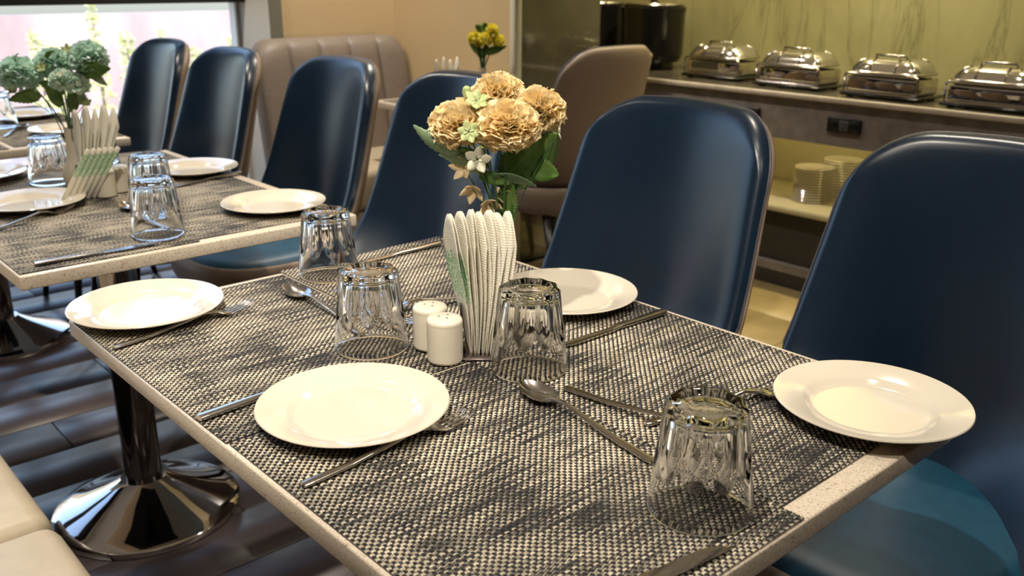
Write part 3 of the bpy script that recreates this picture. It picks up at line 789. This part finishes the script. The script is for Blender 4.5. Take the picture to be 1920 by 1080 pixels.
def put(kind, x, y, ang, label, group, raw=False, dz=0.0):
    """place a plate, tumbler, fork, spoon or knife; ang in degrees, direction its tip points"""
    if kind not in used:
        o = {'fork': make_fork, 'spoon': make_spoon, 'knife': make_knife, 'plate': make_plate, 'tumbler': lambda: tumbler}[kind](); used[kind] = o
    else: o = copy_tree(used[kind])
    p = (x, y, MZ) if raw else on_mat(x, y)
    o.location = (p[0], p[1], p[2] + dz); o.rotation_euler = (0, 0, math.radians(ang)); o['label'] = label; o['group'] = group
    return o
def ang(a, b): return math.degrees(math.atan2(b[1] - a[1], b[0] - a[0]))

G1 = 'dinner plates on the front table'
put('plate', 0.5537, 0.9156, 0, 'bright white plate at the near left of the front table, fork at its edge', G1, True)
put('plate', 1.0514, 0.4961, 0, 'cream plate overhanging the near right corner of the front table', G1, True)
put('plate', 0.5022, 1.4486, 0, 'plate mirroring the window at the far left corner of the front table', G1, True)
put('plate', 1.0600, 1.0500, 0, 'plate behind the napkins and glass on the front table, flower shadow on it', G1, True)
G = 'upturned tumblers on the front table'
put('tumbler', 0.7119, 0.502, 8, 'upturned faceted glass nearest the camera, beside the right-hand plate', G)
put('tumbler', 0.8237, 0.887, 21, 'upturned faceted glass touching the napkin holder, in front of the plate', G)
put('tumbler', 0.7009, 1.0987, 3, 'upturned faceted glass left of the two shakers', G)
put('tumbler', 0.8366, 1.4447, 14, 'upturned faceted glass at the far edge of the front table', G)
G = 'forks on the front table'
put('fork', 0.4185, 0.8044, 2.2, 'fork lying along the near edge of the bright white plate', G, True)
put('fork', 0.4055, 1.3296, 8.6, 'fork beside the plate that mirrors the window', G, True)
put('fork', 0.8127, 0.8021, ang((0.8127, 0.8021), (0.835, 0.57)), 'fork beside the front spoon, its head hidden behind the nearest glass', G)
put('fork', 0.812, 0.661, ang((0.838, 0.655), (1.03, 0.606)), 'fork behind the nearest glass, its tines slipped under the near right plate', G)
put('fork', 1.005, 1.150, ang((1.005, 1.150), (0.775, 1.215)), 'fork behind the shakers and napkin holder on the front table', G)
put('fork', 0.7961, 1.351, ang((0.7961, 1.351), (0.800, 1.12)), 'fork next to the rear spoon, seen through the glass by the shakers', G)
G = 'spoons on the front table'
put('spoon', 0.7412, 0.590, ang((0.7412, 0.5872), (0.7649, 0.8369)), 'spoon with its bowl near the shakers, nearest the camera', G, True)
put('spoon', 0.722, 1.157, ang((0.7221, 1.2199), (0.7261, 1.4025)), 'spoon at the far side of the front table, bowl by the far glass', G, True)
G = 'knives on the front table'
put('knife', 0.4011, 1.0278, 4.8, 'knife passing under the bright white plate at the left edge', G, True)
put('knife', 0.433, 0.473, ang((0.5769, 0.4507), (0.6749, 0.4353)), 'knife cut by the bottom of the picture, blade near the front table edge', G, True)
put('knife', 1.1355, 0.8997, 179.4, 'knife between the plate and the right table edge, tip behind the glass', G, True)
put('knife', 1.1064, 1.461, ang((1.1064, 1.461), (0.8668, 1.4503)), 'knife along the far edge of the front table behind the far glass', G, True)

# middle table
G = 'dinner plates on the middle table'
put('plate', 1.0000, 1.960, 0, 'cream plate at the near right of the middle table, over its edge', G, True)
put('plate', 0.5750, 2.340, 0, 'plate at the left of the middle table, fork at its rim', G, True)
put('plate', 1.0300, 2.475, 0, 'plate at the far right of the middle table beside a knife', G, True)
put('plate', 0.5600, 2.760, 0, 'plate at the far left of the middle table, cut by the picture edge', G, True)
G = 'upturned tumblers on the middle table'
put('tumbler', 0.7083, 1.9206, 10, 'nearer of two upturned glasses one behind the other on the middle table', G)
put('tumbler', 0.8025, 2.1875, 22, 'farther of two upturned glasses one behind the other on the middle table', G)
put('tumbler', 0.699, 2.608, 5, 'upturned glass left of the mint flower vase', G)
put('tumbler', 0.889, 2.80, 5, 'upturned glass behind the white vase neck on the middle table', G)
put('knife', 0.445, 1.8554, ang((0.445, 1.8554), (0.6972, 1.8485)), 'knife along the near edge of the middle table', 'knives on the middle table')
put('knife', 1.131, 2.400, ang((1.131, 2.400), (0.9306, 2.3489)), 'knife beside the far right plate of the middle table', 'knives on the middle table')
put('knife', 0.43, 2.475, ang((0.43, 2.475), (0.68, 2.43)), 'knife behind the left plate of the middle table', 'knives on the middle table')
put('fork', 0.424, 2.160, ang((0.424, 2.160), (0.6592, 2.2743)), 'fork at the rim of the left plate on the middle table', 'forks on the middle table')
put('fork', 0.42, 2.64, 18, 'fork beside the far left plate of the middle table', 'forks on the middle table')
put('spoon', 0.752, 1.97, ang((0.752, 1.97), (0.742, 2.21)), 'spoon by the shakers on the middle table, bowl left of the glasses', 'spoons on the middle table')
# far table
G = 'dinner plates on the far table'
put('plate', 0.985, 3.40, 0, 'plate at the near right of the far table, behind the white vase', G, True)
put('plate', 0.985, 3.87, 0, 'plate at the far right of the far table, nearest the window', G, True)
put('plate', 0.535, 3.52, 0, 'plate at the left of the far table', G, True)
put('tumbler', 0.855, 3.70, 5, 'upturned glass on the far table at the left picture edge', 'upturned tumblers on the far table')
put('spoon', 0.80, 3.45, 60, 'spoon on the far table below the upturned glass', 'spoons on the far table')
put('knife', 1.10, 3.62, 185, 'knife between the two right plates of the far table', 'knives on the far table')

# ------------------------------------------------------------------ shakers, napkins, vases, bouquets
def shaker(x, y, label, dz=0):
    p = on_mat(x, y)
    t = thing('shaker', label, 'shaker', p, 0, 'salt and pepper shakers')
    R, H = 0.0255, 0.066; prof = [(0, 0), (R - 0.004, 0), (R - 0.001, 0.0015), (R, 0.005)]
    for k in range(24): prof += [(R - 0.00028, 0.006 + k * 0.0022), (R + 0.0001, 0.0071 + k * 0.0022)]
    prof += [(R, H - 0.005), (R - 0.0015, H - 0.0018), (R - 0.006, H), (0, H + 0.0012)]
    lathe('body', prof, 48, M['shaker'], t, auto=2.5)
    for a in (0.3, 2.4, 4.5): lathe('hole', [(0, 0), (0.0013, 0), (0.0013, 0.0003), (0, 0.0003)], 8, M['socket'], t, (0.008 * math.cos(a), 0.008 * math.sin(a), H + 0.0009))
shaker(0.7526, 0.9868, 'white ribbed shaker nearer the camera on the front table')
shaker(0.7675, 1.0409, 'white ribbed shaker behind its twin on the front table')
shaker(0.7526, 2.3553, 'beige shaker nearer the camera beside the printed sleeves, middle table')
shaker(0.797, 2.388, 'beige shaker farther back beside the napkin holder, middle table')

def holder(loc, rotz, label):
    t = thing('napkin_holder', label, 'napkin holder', loc, rotz)
    box('tray', (-0.028, -0.036, 0), (0.028, 0.036, 0.003), M['holder'], t, 0.001, 1)
    for s in (-1, 1):
        V = []; n = 15
        pts = [(-0.034, 0.003), (0.034, 0.003)] + [(0.034 * math.cos(PI * i / n), 0.040 + 0.034 * math.sin(PI * i / n)) for i in range(n + 1)]
        for xx in (0.0, 0.0018):
            for (yy, z) in pts: V.append((s * (0.0275 + xx), yy, z))
        k = len(pts); F = [tuple(range(k)), tuple(range(2 * k - 1, k - 1, -1))] + [(i, (i + 1) % k, (i + 1) % k + k, i + k) for i in range(k)]
        fixn(mesh('side_plate', V, F, M['holder'], t, False))
    return t
def napkin(loc, rotz, lean, seed, label, group, H=0.205, depth=0.060, gapm=0.0045, turn=0.42, green=False):
    """folded paper napkin standing on edge: two plies joined at the fold (+y), free edges towards -y, rounded top, turned a little so a face shows"""
    r = random.Random(seed); ns, nz = 21, 21; V = []
    ph = r.uniform(0, 6); tr = turn * r.uniform(0.85, 1.15); pk = r.uniform(0.40, 0.6)
    for i in range(ns):
        s = -1 + 2 * i / (ns - 1); d = 1 - abs(s)           # d = 0 at the free edges, 1 at the fold
        e = (d - pk) / (pk if d < pk else 1 - pk)
        top = H * (1 - 0.22 * abs(e) ** 2.0)
        for j in range(nz):
            q = j / (nz - 1); z = top * q
            wid = 0.72 + 0.28 * math.sin(PI * min(1, 0.15 + 0.75 * q))
            b = (-depth / 2 + depth * d) * wid
            open_ = 0.0008 + gapm * q * (1 - d) ** 0.7 * (1 - 0.75 * q ** 5)
            a = (math.copysign(open_, s) if i != ns // 2 else 0) + lean * q ** 1.3 + 0.0016 * math.sin(6 * q + ph + 2.2 * d) * q
            th = tr * (0.35 + 0.65 * q)
            V.append((a * math.cos(th) - b * math.sin(th) + (1 - math.cos(th)) * a, a * math.sin(th) + b * math.cos(th), z))
    F = grid_faces(ns, nz)
    o = mesh('napkin', V, F, [M['napkin'], M['print']], None, True, loc, rotz)
    if green:
        for p in o.data.polygons:
            if 0.40 < p.center.z / H < 0.72: p.material_index = 1
    sol(o, 0.0012, 0); return tag(o, label, 'napkin', group)
hp = on_mat(0.811, 0.979)
RZ = math.atan2(-0.664, 0.747)         # the fan spreads across the view; open edges face the camera
holder(hp, RZ, 'dark metal napkin holder full of cream napkins on the front table')
ca, sa = math.cos(RZ), math.sin(RZ)
NL = ['leftmost napkin of the fan in the front table holder, green print on its outside', 'second napkin from the left in the front table fan', 'third napkin from the left in the front table fan', 'middle napkin of the seven fanned in the front table holder', 'third napkin from the right in the front table fan', 'shorter napkin just left of the rightmost in the front table fan', 'wide rightmost napkin of the front table fan, beside the glass']
off = [-0.0165, -0.011, -0.0055, 0.0, 0.0055, 0.011, 0.0165]
lean = [-0.023, -0.016, -0.007, 0.001, 0.009, 0.015, 0.024]
gp = [0.009, 0.009, 0.007, 0.007, 0.006, 0.006, 0.011]
for k in range(7):
    napkin((hp[0] + ca * off[k], hp[1] + sa * off[k], hp[2] + 0.0035), RZ, lean[k], 20 + k, NL[k], 'napkins in the front table holder', 0.206 + 0.003 * (k % 3) - (0.009 if k == 5 else 0), 0.064, 0.0045, 0.52, green=(k == 0))
# middle table: napkins and leaning printed sleeves
ORD = ['leftmost', 'second from left', 'middle', 'second from right', 'rightmost']
hq = on_mat(0.735, 2.405); R2 = math.atan2(-0.664, 0.747) + 0.25
holder(hq, R2, 'dark round-topped napkin holder behind the shakers on the middle table')
ca, sa = math.cos(R2), math.sin(R2)
for k in range(5):
    o_ = (k - 2) * 0.009
    napkin((hq[0] + ca * o_, hq[1] + sa * o_, hq[2] + 0.0035), R2, 0.005 + 0.012 * k, 50 + k, ORD[k] + ' pointed cream napkin of the five standing in the middle table holder', 'napkins in the middle table holder', 0.205 + 0.008 * (k % 2), 0.066, 0.004, 0.5, green=False)
sl = thing('x', 'x', 'x'); bpy.data.objects.remove(sl)
sp0 = Vector(on_mat(0.652, 2.358)); dr = Vector((0.747, -0.664, 0)); 
for k in range(6):
    base = sp0 + dr * (0.0095 * k) + Vector((0.006 * k, 0.004 * k, 0))
    o = box('paper_sleeve', (-0.0055, -0.0018, 0), (0.0055, 0.0018, 0.142), M['vase'], None, 0.0006, 1)
    o.data.materials[0] = M['napkin']; o.data.materials.append(M['print'])
    # split into bands: plain foot, printed middle, plain tip
    bm = bmesh.new(); bm.from_mesh(o.data)
    for zc in (0.066, 0.128): bmesh.ops.bisect_plane(bm, geom=bm.verts[:] + bm.edges[:] + bm.faces[:], plane_co=(0, 0, zc), plane_no=(0, 0, 1))
    for f in bm.faces:
        if 0.066 < f.calc_center_median().z < 0.128: f.material_index = 1
    bm.to_mesh(o.data); bm.free()
    o.location = base + Vector((0, 0, 0.004)); o.rotation_euler = (math.radians(-4), math.radians(31), RZ)
    tag(o, ['leftmost', 'second from left', 'third from left', 'third from right', 'second from right', 'rightmost'][k] + ' slim green-printed paper sleeve leaning on the middle table napkins', 'sleeve', 'printed sleeves on the middle table')

def vase(loc, label, s=1.0):
    prof = [(0, 0), (0.024, 0), (0.029, 0.004), (0.0335, 0.02), (0.0335, 0.035), (0.029, 0.052), (0.021, 0.070), (0.0165, 0.088), (0.0155, 0.11), (0.0165, 0.149), (0.0172, 0.151), (0.0155, 0.151), (0.014, 0.12), (0.013, 0.09), (0.0, 0.07)]
    return tag(lathe('bud_vase', [(r * s, z * s) for r, z in prof], 40, M['vase'], None, loc), label, 'vase', 'bud vases')

def petal_ball(name, c, R, m_, parent, n=190, seed=1, curl=0.25, flat=0.85, wfac=0.42):
    """carnation-like head: ruffled petals radiating from a centre"""
    r = np.random.default_rng(seed); V, F = [], []
    for k in range(n):
        zc = 1 - 1.75 * (k + 0.5) / n; a = k * 2.39996 + r.normal() * 0.2; rr = math.sqrt(max(0, 1 - zc * zc))
        d = Vector((rr * math.cos(a), rr * math.sin(a), zc)); t1 = d.orthogonal().normalized(); t2 = d.cross(t1)
        q = r.random() * 2 * PI; tg = t1 * math.cos(q) + t2 * math.sin(q); bn = d.cross(tg)
        Rk = R * r.uniform(0.92, 1.04); w = R * wfac * r.uniform(0.7, 1.2); tilt = r.normal() * 0.55
        base = len(V); nu = 6
        for i in range(nu):
            s = -1 + 2 * i / (nu - 1); wav = math.sin(i * 2.3 + k) * 0.10 * R
            for (rad, ww, wv) in ((0.35, 0.25, 0), (0.72, 0.75, 0.5), (1.0 - 0.10 * s * s + r.normal() * 0.035, 1.0, 1.0)):
                p = d * (Rk * rad) + tg * (w * s * ww) + bn * (wav * wv + tilt * R * 0.35 * rad * rad + curl * R * 0.12 * wv)
                V.append(Vector(c) + Vector((p.x, p.y, p.z * flat)))
        for i in range(nu - 1):
            for j in range(2):
                aa = base + i * 3 + j; F.append((aa, aa + 3, aa + 4, aa + 1))
    return mesh(name, V, F, m_, parent, True)
def blossom(name, c, nrm, R, m_, parent, n=5, cup=0.35, centre=None):
    nrm = Vector(nrm).normalized(); t1 = nrm.orthogonal().normalized(); t2 = nrm.cross(t1); V, F = [], []; c = Vector(c)
    for k in range(n):
        a = 2 * PI * k / n; d = t1 * math.cos(a) + t2 * math.sin(a); s = nrm.cross(d); b0 = len(V); nl = 6
        for i in range(nl):
            q = i / (nl - 1); w = R * 0.36 * math.sin(PI * min(1, 0.12 + q * 0.86)) ** 0.8; h = cup * R * q * q
            for e in (-1, 0, 1): V.append(c + d * (R * (0.08 + 0.92 * q)) + s * (w * e) + nrm * (h + 0.12 * w * e * e))
        for i in range(nl - 1):
            for j in range(2): a_ = b0 + i * 3 + j; F.append((a_, a_ + 3, a_ + 4, a_ + 1))
    o = mesh(name, V, F, m_, parent, True); sol(o, 0.0006, 0)
    return o
def leaf(name, a, b, side, W, m_, parent, sag=0.0, fold=0.25, teeth=7):
    """serrated leaf from a to b; side = direction the blade spreads"""
    a, b = Vector(a), Vector(b); ax = b - a; Ln = ax.length; s = Vector(side); s = (s - ax.normalized() * s.dot(ax.normalized())).normalized(); n = ax.normalized().cross(s)
    V, F = [], []; nl = 2 * teeth + 5
    for i in range(nl):
        q = i / (nl - 1); w = W * (math.sin(PI * (0.04 + 0.96 * q) ** 0.75) ** 0.85 if q < 1 else 0.0) + 0.0004
        if i % 2 and 0.1 < q < 0.98: w *= 1.13
        c = a + ax * q + n * (sag * 4 * q * (1 - q)) 
        for e in (-1, -0.5, 0, 0.5, 1): V.append(c + s * (w * e) + n * (fold * w * abs(e)) + (ax.normalized() * (0.02 * Ln if i % 2 else 0) * abs(e)))
    for i in range(nl - 1):
        for j in range(4): k = i * 5 + j; F.append((k, k + 5, k + 6, k + 1))
    o = mesh(name, V, F, m_, parent, True); sol(o, 0.0007, 0); return o
def fern(name, a, b, m_, parent, W=0.009):
    a, b = Vector(a), Vector(b); ax = (b - a); d = ax.normalized(); s = d.cross(Vector((0.63, 0.71, 0))).normalized(); V, F = [], []
    for i in range(16):
        q = i / 15; c = a + ax * q
        for e in (-1, 1):
            k = len(V); w = W * math.sin(PI * (0.15 + 0.8 * q))
            V += [c, c + s * (w * e) + d * 0.004, c + s * (w * e) + d * 0.0075, c + d * 0.005]; F.append((k, k + 1, k + 2, k + 3))
    vs, fs = tube_data([a, b], 0.0012, 5, len(V)); V += vs; F += fs
    return mesh(name, V, F, m_, parent, False)

# front bouquet
VB = on_mat(0.9235, 1.0555); vase(VB, 'white bud vase behind the napkin holder on the front table')
bq = thing('bouquet', 'bouquet of four peach carnations with green leaves in the front table vase', 'flowers', (VB[0], VB[1], MZ + 0.10))
def L_(x, y, z, d=0.0):     # measured point (above the bare table top), pushed d metres away from the viewpoint, in bouquet coordinates
    v_ = Vector((x, y, z - 0.5272)); v_ = v_ + v_.normalized() * d
    return (v_.x - VB[0], v_.y - VB[1], v_.z + 0.5272 + TZ - (MZ + 0.10))
neck = Vector((0, 0, 0.045))
heads = [((0.8718, 1.1016, 0.3125), 0.0, 0.0375), ((0.9285, 1.051, 0.3098), -0.035, 0.041), ((0.9177, 1.0606, 0.356), 0.035, 0.036), ((0.9617, 1.0213, 0.334), 0.01, 0.036)]
for k, (p, d, R) in enumerate(heads):
    c = Vector(L_(*p, d))
    tube('stem', bez((0.004 * math.cos(k * 1.6), 0.004 * math.sin(k * 1.6), -0.02), neck * 1.6 + Vector((c.x * 0.15, c.y * 0.15, 0.03)), c, 10), 0.0016, M['stem'], bq, 6)
    petal_ball('flower_head', c, R * 1.14, M['peach'], bq, 230, 5 + k)
    lathe('calyx', [(0, -R * 0.9), (0.004, -R * 0.85), (0.010, -R * 0.55), (0.011, -R * 0.4), (0, -R * 0.35)], 10, M['stem'], bq, tuple(c))
vw = Vector((0.75, -0.66, 0.0)); up = Vector((0, 0, 1)); fw = Vector((-0.63, -0.71, 0.3))
leaf('leaf', L_(0.872, 1.1000, 0.2700), L_(0.8222, 1.1459, 0.3122), up + fw * 0.4, 0.0125, M['leafpale'], bq, -0.012)
leaf('leaf', L_(0.905, 1.074, 0.245), L_(0.866, 1.1068, 0.2785), up + fw * 0.5, 0.013, M['leaf'], bq, 0.004)
leaf('leaf', L_(0.902, 1.072, 0.238), L_(0.8496, 1.1214, 0.2672), up + fw * 0.6, 0.013, M['leafpale'], bq, 0.006)
leaf('leaf', L_(0.928, 1.052, 0.215), L_(0.963, 1.020, 0.300), vw, 0.030, M['leaf'], bq, -0.008, teeth=9)
leaf('leaf', L_(0.948, 1.035, 0.232, -0.01), L_(0.984, 1.002, 0.300, -0.02), vw, 0.027, M['leaf'], bq, 0.010, 0.5, teeth=9)
leaf('leaf', L_(0.955, 1.026, 0.250), L_(0.985, 0.998, 0.237), up + vw * 0.5, 0.016, M['leaf'], bq, 0.0)
leaf('leaf', L_(0.9123, 1.0654, 0.236, -0.02), L_(0.9612, 1.0218, 0.2187, -0.03), up * 0.7 + fw, 0.0105, M['leafpale'], bq, -0.006)
leaf('leaf', L_(0.896, 1.080, 0.236, -0.02), L_(0.930, 1.049, 0.222, -0.02), up + fw * 0.3, 0.010, M['leaf'], bq, -0.006)
for p, d, R, mt, nn in (((0.8936, 1.0821, 0.2602), -0.04, 0.021, 'cream', (-0.45, -0.75, 0.1)), ((0.8842, 1.0905, 0.3014), -0.048, 0.017, 'palegreen', (-0.5, -0.7, 0.3)), ((0.8929, 1.0828, 0.3480), -0.02, 0.019, 'palegreen', (-0.3, -0.6, 0.7)),
                 ((0.9034, 1.0734, 0.2860), -0.045, 0.012, 'palegreen', (-0.5, -0.6, 0.4)), ((0.9840, 1.0000, 0.3020), -0.01, 0.012, 'cream', (0.6, -0.6, 0.1))):
    c = L_(*p, d)
    tube('stem', bez((0, 0, 0.0), neck * 1.5, c, 8), 0.0011, M['stem'], bq, 5)
    blossom('small_flower', c, nn, R, M[mt], bq, 5 if mt == 'cream' else 6, 0.3)
for p, d, nn in (((0.8885, 1.0867, 0.2139), -0.01, (-0.6, -0.5, -0.45)), ((0.9068, 1.0704, 0.1910), -0.015, (-0.4, -0.7, -0.4)), ((0.917, 1.062, 0.207), 0.0, (0.3, -0.7, 0.2)), ((0.878, 1.096, 0.247), 0.01, (-0.7, -0.3, 0.1))):
    c = L_(*p, d); tube('stem', bez((0, 0, 0.0), neck * 1.2, c, 6), 0.0011, M['stem'], bq, 5)
    blossom('drooping_blossom', c, nn, 0.019, M['peachpale'], bq, 5, 0.75)
c = Vector(L_(0.8823, 1.0922, 0.3600)); tube('stem', bez((0, 0, 0), neck * 2, c, 8), 0.0010, M['stem'], bq, 5)
lathe('bud', [(0, -0.009), (0.005, -0.006), (0.0068, 0.001), (0.006, 0.007), (0.003, 0.010), (0, 0.0105)], 12, M['palegreen'], bq, tuple(c))
fern('fern_sprig', L_(0.928, 1.052, 0.145), L_(0.934, 1.046, 0.215, -0.01), M['leaf'], bq, 0.011)
fern('fern_sprig', L_(0.915, 1.064, 0.145), L_(0.910, 1.067, 0.185, -0.01), M['leaf'], bq, 0.009)
fern('fern_sprig', L_(0.923, 1.056, 0.155), L_(0.921, 1.058, 0.245, -0.01), M['stem'], bq, 0.009)

# mint bouquet on the middle table
VC = on_mat(0.7370, 2.5120); vase(VC, 'beige bud vase with a rounded foot on the middle table')
bq = thing('bouquet', 'bouquet of mint green hydrangeas with dark leaves on the middle table', 'flowers', (VC[0], VC[1], MZ + 0.10))
def L2(x, y, z, d=0.0):
    v_ = Vector((x, y, z - 0.5272)); v_ = v_ + v_.normalized() * d
    return (v_.x - VC[0], v_.y - VC[1], v_.z + 0.5272 + TZ - (MZ + 0.10))
def florets(c, R, n, seed, m_):
    r = np.random.default_rng(seed); V, F = [], []
    for k in range(n):
        z = 1 - 1.7 * (k + 0.5) / n; a = k * 2.39996; q = math.sqrt(max(0, 1 - z * z)); d = Vector((q * math.cos(a), q * math.sin(a), z)); t1 = d.orthogonal().normalized(); t2 = d.cross(t1)
        ph = r.random() * PI; cc = Vector(c) + d * R * r.uniform(0.86, 1.0); s = R * 0.30
        for e in range(4):
            b = ph + e * PI / 2; p = t1 * math.cos(b) + t2 * math.sin(b); o2 = d.cross(p); i0 = len(V)
            V += [cc, cc + p * s * 0.5 + o2 * s * 0.42 + d * s * 0.1, cc + p * s + d * s * 0.25, cc + p * s * 0.5 - o2 * s * 0.42 + d * s * 0.1]; F.append((i0, i0 + 1, i0 + 2, i0 + 3))
    return mesh('flower_head', V, F, m_, bq, False)
for k, (p, d, R) in enumerate((((0.655, 2.585, 0.283), 0, 0.042), ((0.722, 2.525, 0.310), 0.04, 0.038), ((0.790, 2.464, 0.324), 0.0, 0.040), ((0.735, 2.512, 0.270), -0.05, 0.026), ((0.760, 2.49, 0.262), -0.03, 0.026))):
    c = L2(*p, d); tube('stem', bez((0, 0, -0.02), (c[0] * 0.1, c[1] * 0.1, 0.10), c, 9), 0.0018, M['stem'], bq, 6)
    petal_ball('flower_head', c, R * 1.2, M['mint'], bq, 150, 40 + k, 0.25, 0.9, 0.34)
    if k > 2: florets(c, R * 1.1, 30, k, M['cream'])
for a, b, W, mt in (((0.69, 2.553, 0.235), (0.628, 2.610, 0.220), 0.017, 'leaf'), ((0.735, 2.513, 0.24), (0.690, 2.555, 0.265), 0.018, 'leaf'), ((0.725, 2.523, 0.205), (0.700, 2.545, 0.262), 0.016, 'leaf'),
                    ((0.770, 2.48, 0.295), (0.828, 2.430, 0.300), 0.020, 'leaf'), ((0.790, 2.464, 0.300), (0.818, 2.440, 0.258), 0.012, 'leafpale'), ((0.745, 2.505, 0.19), (0.752, 2.498, 0.262), 0.014, 'leaf'),
                    ((0.765, 2.487, 0.21), (0.77, 2.48, 0.25), 0.009, 'leafpale'), ((0.735, 2.513, 0.325), (0.742, 2.507, 0.345), 0.008, 'leafpale'), ((0.655, 2.585, 0.315), (0.662, 2.578, 0.335), 0.008, 'leafpale'), ((0.71, 2.535, 0.325), (0.728, 2.52, 0.343), 0.006, 'leaf')):
    leaf('leaf', L2(*a, -0.02), L2(*b, -0.03), (0.3, -0.4, 1), W, M[mt], bq, 0.004)
for p in ((0.752, 2.498, 0.345), (0.700, 2.545, 0.30), (0.775, 2.478, 0.215), (0.640, 2.60, 0.245)):
    c = L2(*p, -0.02); blossom('small_flower', c, (-0.4, -0.6, 0.5), 0.014, M['palegreen'], bq, 5, 0.5); tube('stem', bez((0, 0, 0), (0, 0, 0.08), c, 7), 0.001, M['stem'], bq, 5)
for k in range(4):
    a = k * 1.5; tube('stem', bez((0.005 * math.cos(a), 0.005 * math.sin(a), -0.03), (0.02 * math.cos(a), 0.02 * math.sin(a), 0.06), (0.05 * math.cos(a), 0.05 * math.sin(a), 0.13), 8), 0.0014, M['stem'], bq, 5)

# small table: yellow flowers, napkins, glass
VD = (2.595, 3.105, TZ); vase(VD, 'white bud vase on the small table by the couch')
bq = thing('bouquet', 'small bunch of yellow pompom flowers on the small table by the couch', 'flowers', (VD[0], VD[1], TZ + 0.10))
def L4(x, y, z): return (x - VD[0], y - VD[1], z - 0.10)
for k, (p, R) in enumerate((((2.571, 3.126, 0.272), 0.029), ((2.600, 3.09, 0.268), 0.031), ((2.646, 3.0586, 0.262), 0.027), ((2.625, 3.075, 0.305), 0.026), ((2.59, 3.12, 0.25), 0.02))):
    c = L4(*p); tube('stem', bez((0, 0, -0.02), (0, 0, 0.08), c, 8), 0.003, M['stem'], bq, 6)
    petal_ball('flower_head', c, R * 1.05, M['yellow'], bq, 130, 70 + k, 0.1, 1.0, 0.22)
for a, b in (((2.60, 3.10, 0.20), (2.553, 3.142, 0.255)), ((2.60, 3.10, 0.21), (2.672, 3.035, 0.24)), ((2.60, 3.10, 0.20), (2.61, 3.085, 0.25)), ((2.60, 3.1, 0.19), (2.575, 3.12, 0.235)), ((2.60, 3.1, 0.30), (2.57, 3.12, 0.325)), ((2.61, 3.09, 0.30), (2.60, 3.1, 0.335))):
    leaf('leaf', L4(*a), L4(*b), (0.4, -0.3, 0.8), 0.016, M['leaf'], bq, 0.004)
h4 = (2.45, 3.175, TZ)
holder(h4, RZ, 'napkin holder with white napkins on the small table by the couch')
for k in range(4):
    o_ = (k - 1.5) * 0.011; napkin((h4[0] + math.cos(RZ) * o_, h4[1] + math.sin(RZ) * o_, TZ + 0.0035), RZ, -0.02 + 0.018 * k, 90 + k, ['leftmost', 'second from left', 'third from left', 'rightmost'][k] + ' white napkin in the small table holder by the couch', 'napkins on the small table', 0.185 + 0.01 * (k % 2))
o = copy_tree(tumbler); o.location = (2.695, 3.07, TZ); o['label'] = 'upturned glass on the small table beside the glossy stone wall end'; del o['group']
o = placemat(2.31, 3.12, 'woven placemat on the small table by the couch'); o.scale = (0.8, 0.6, 1)
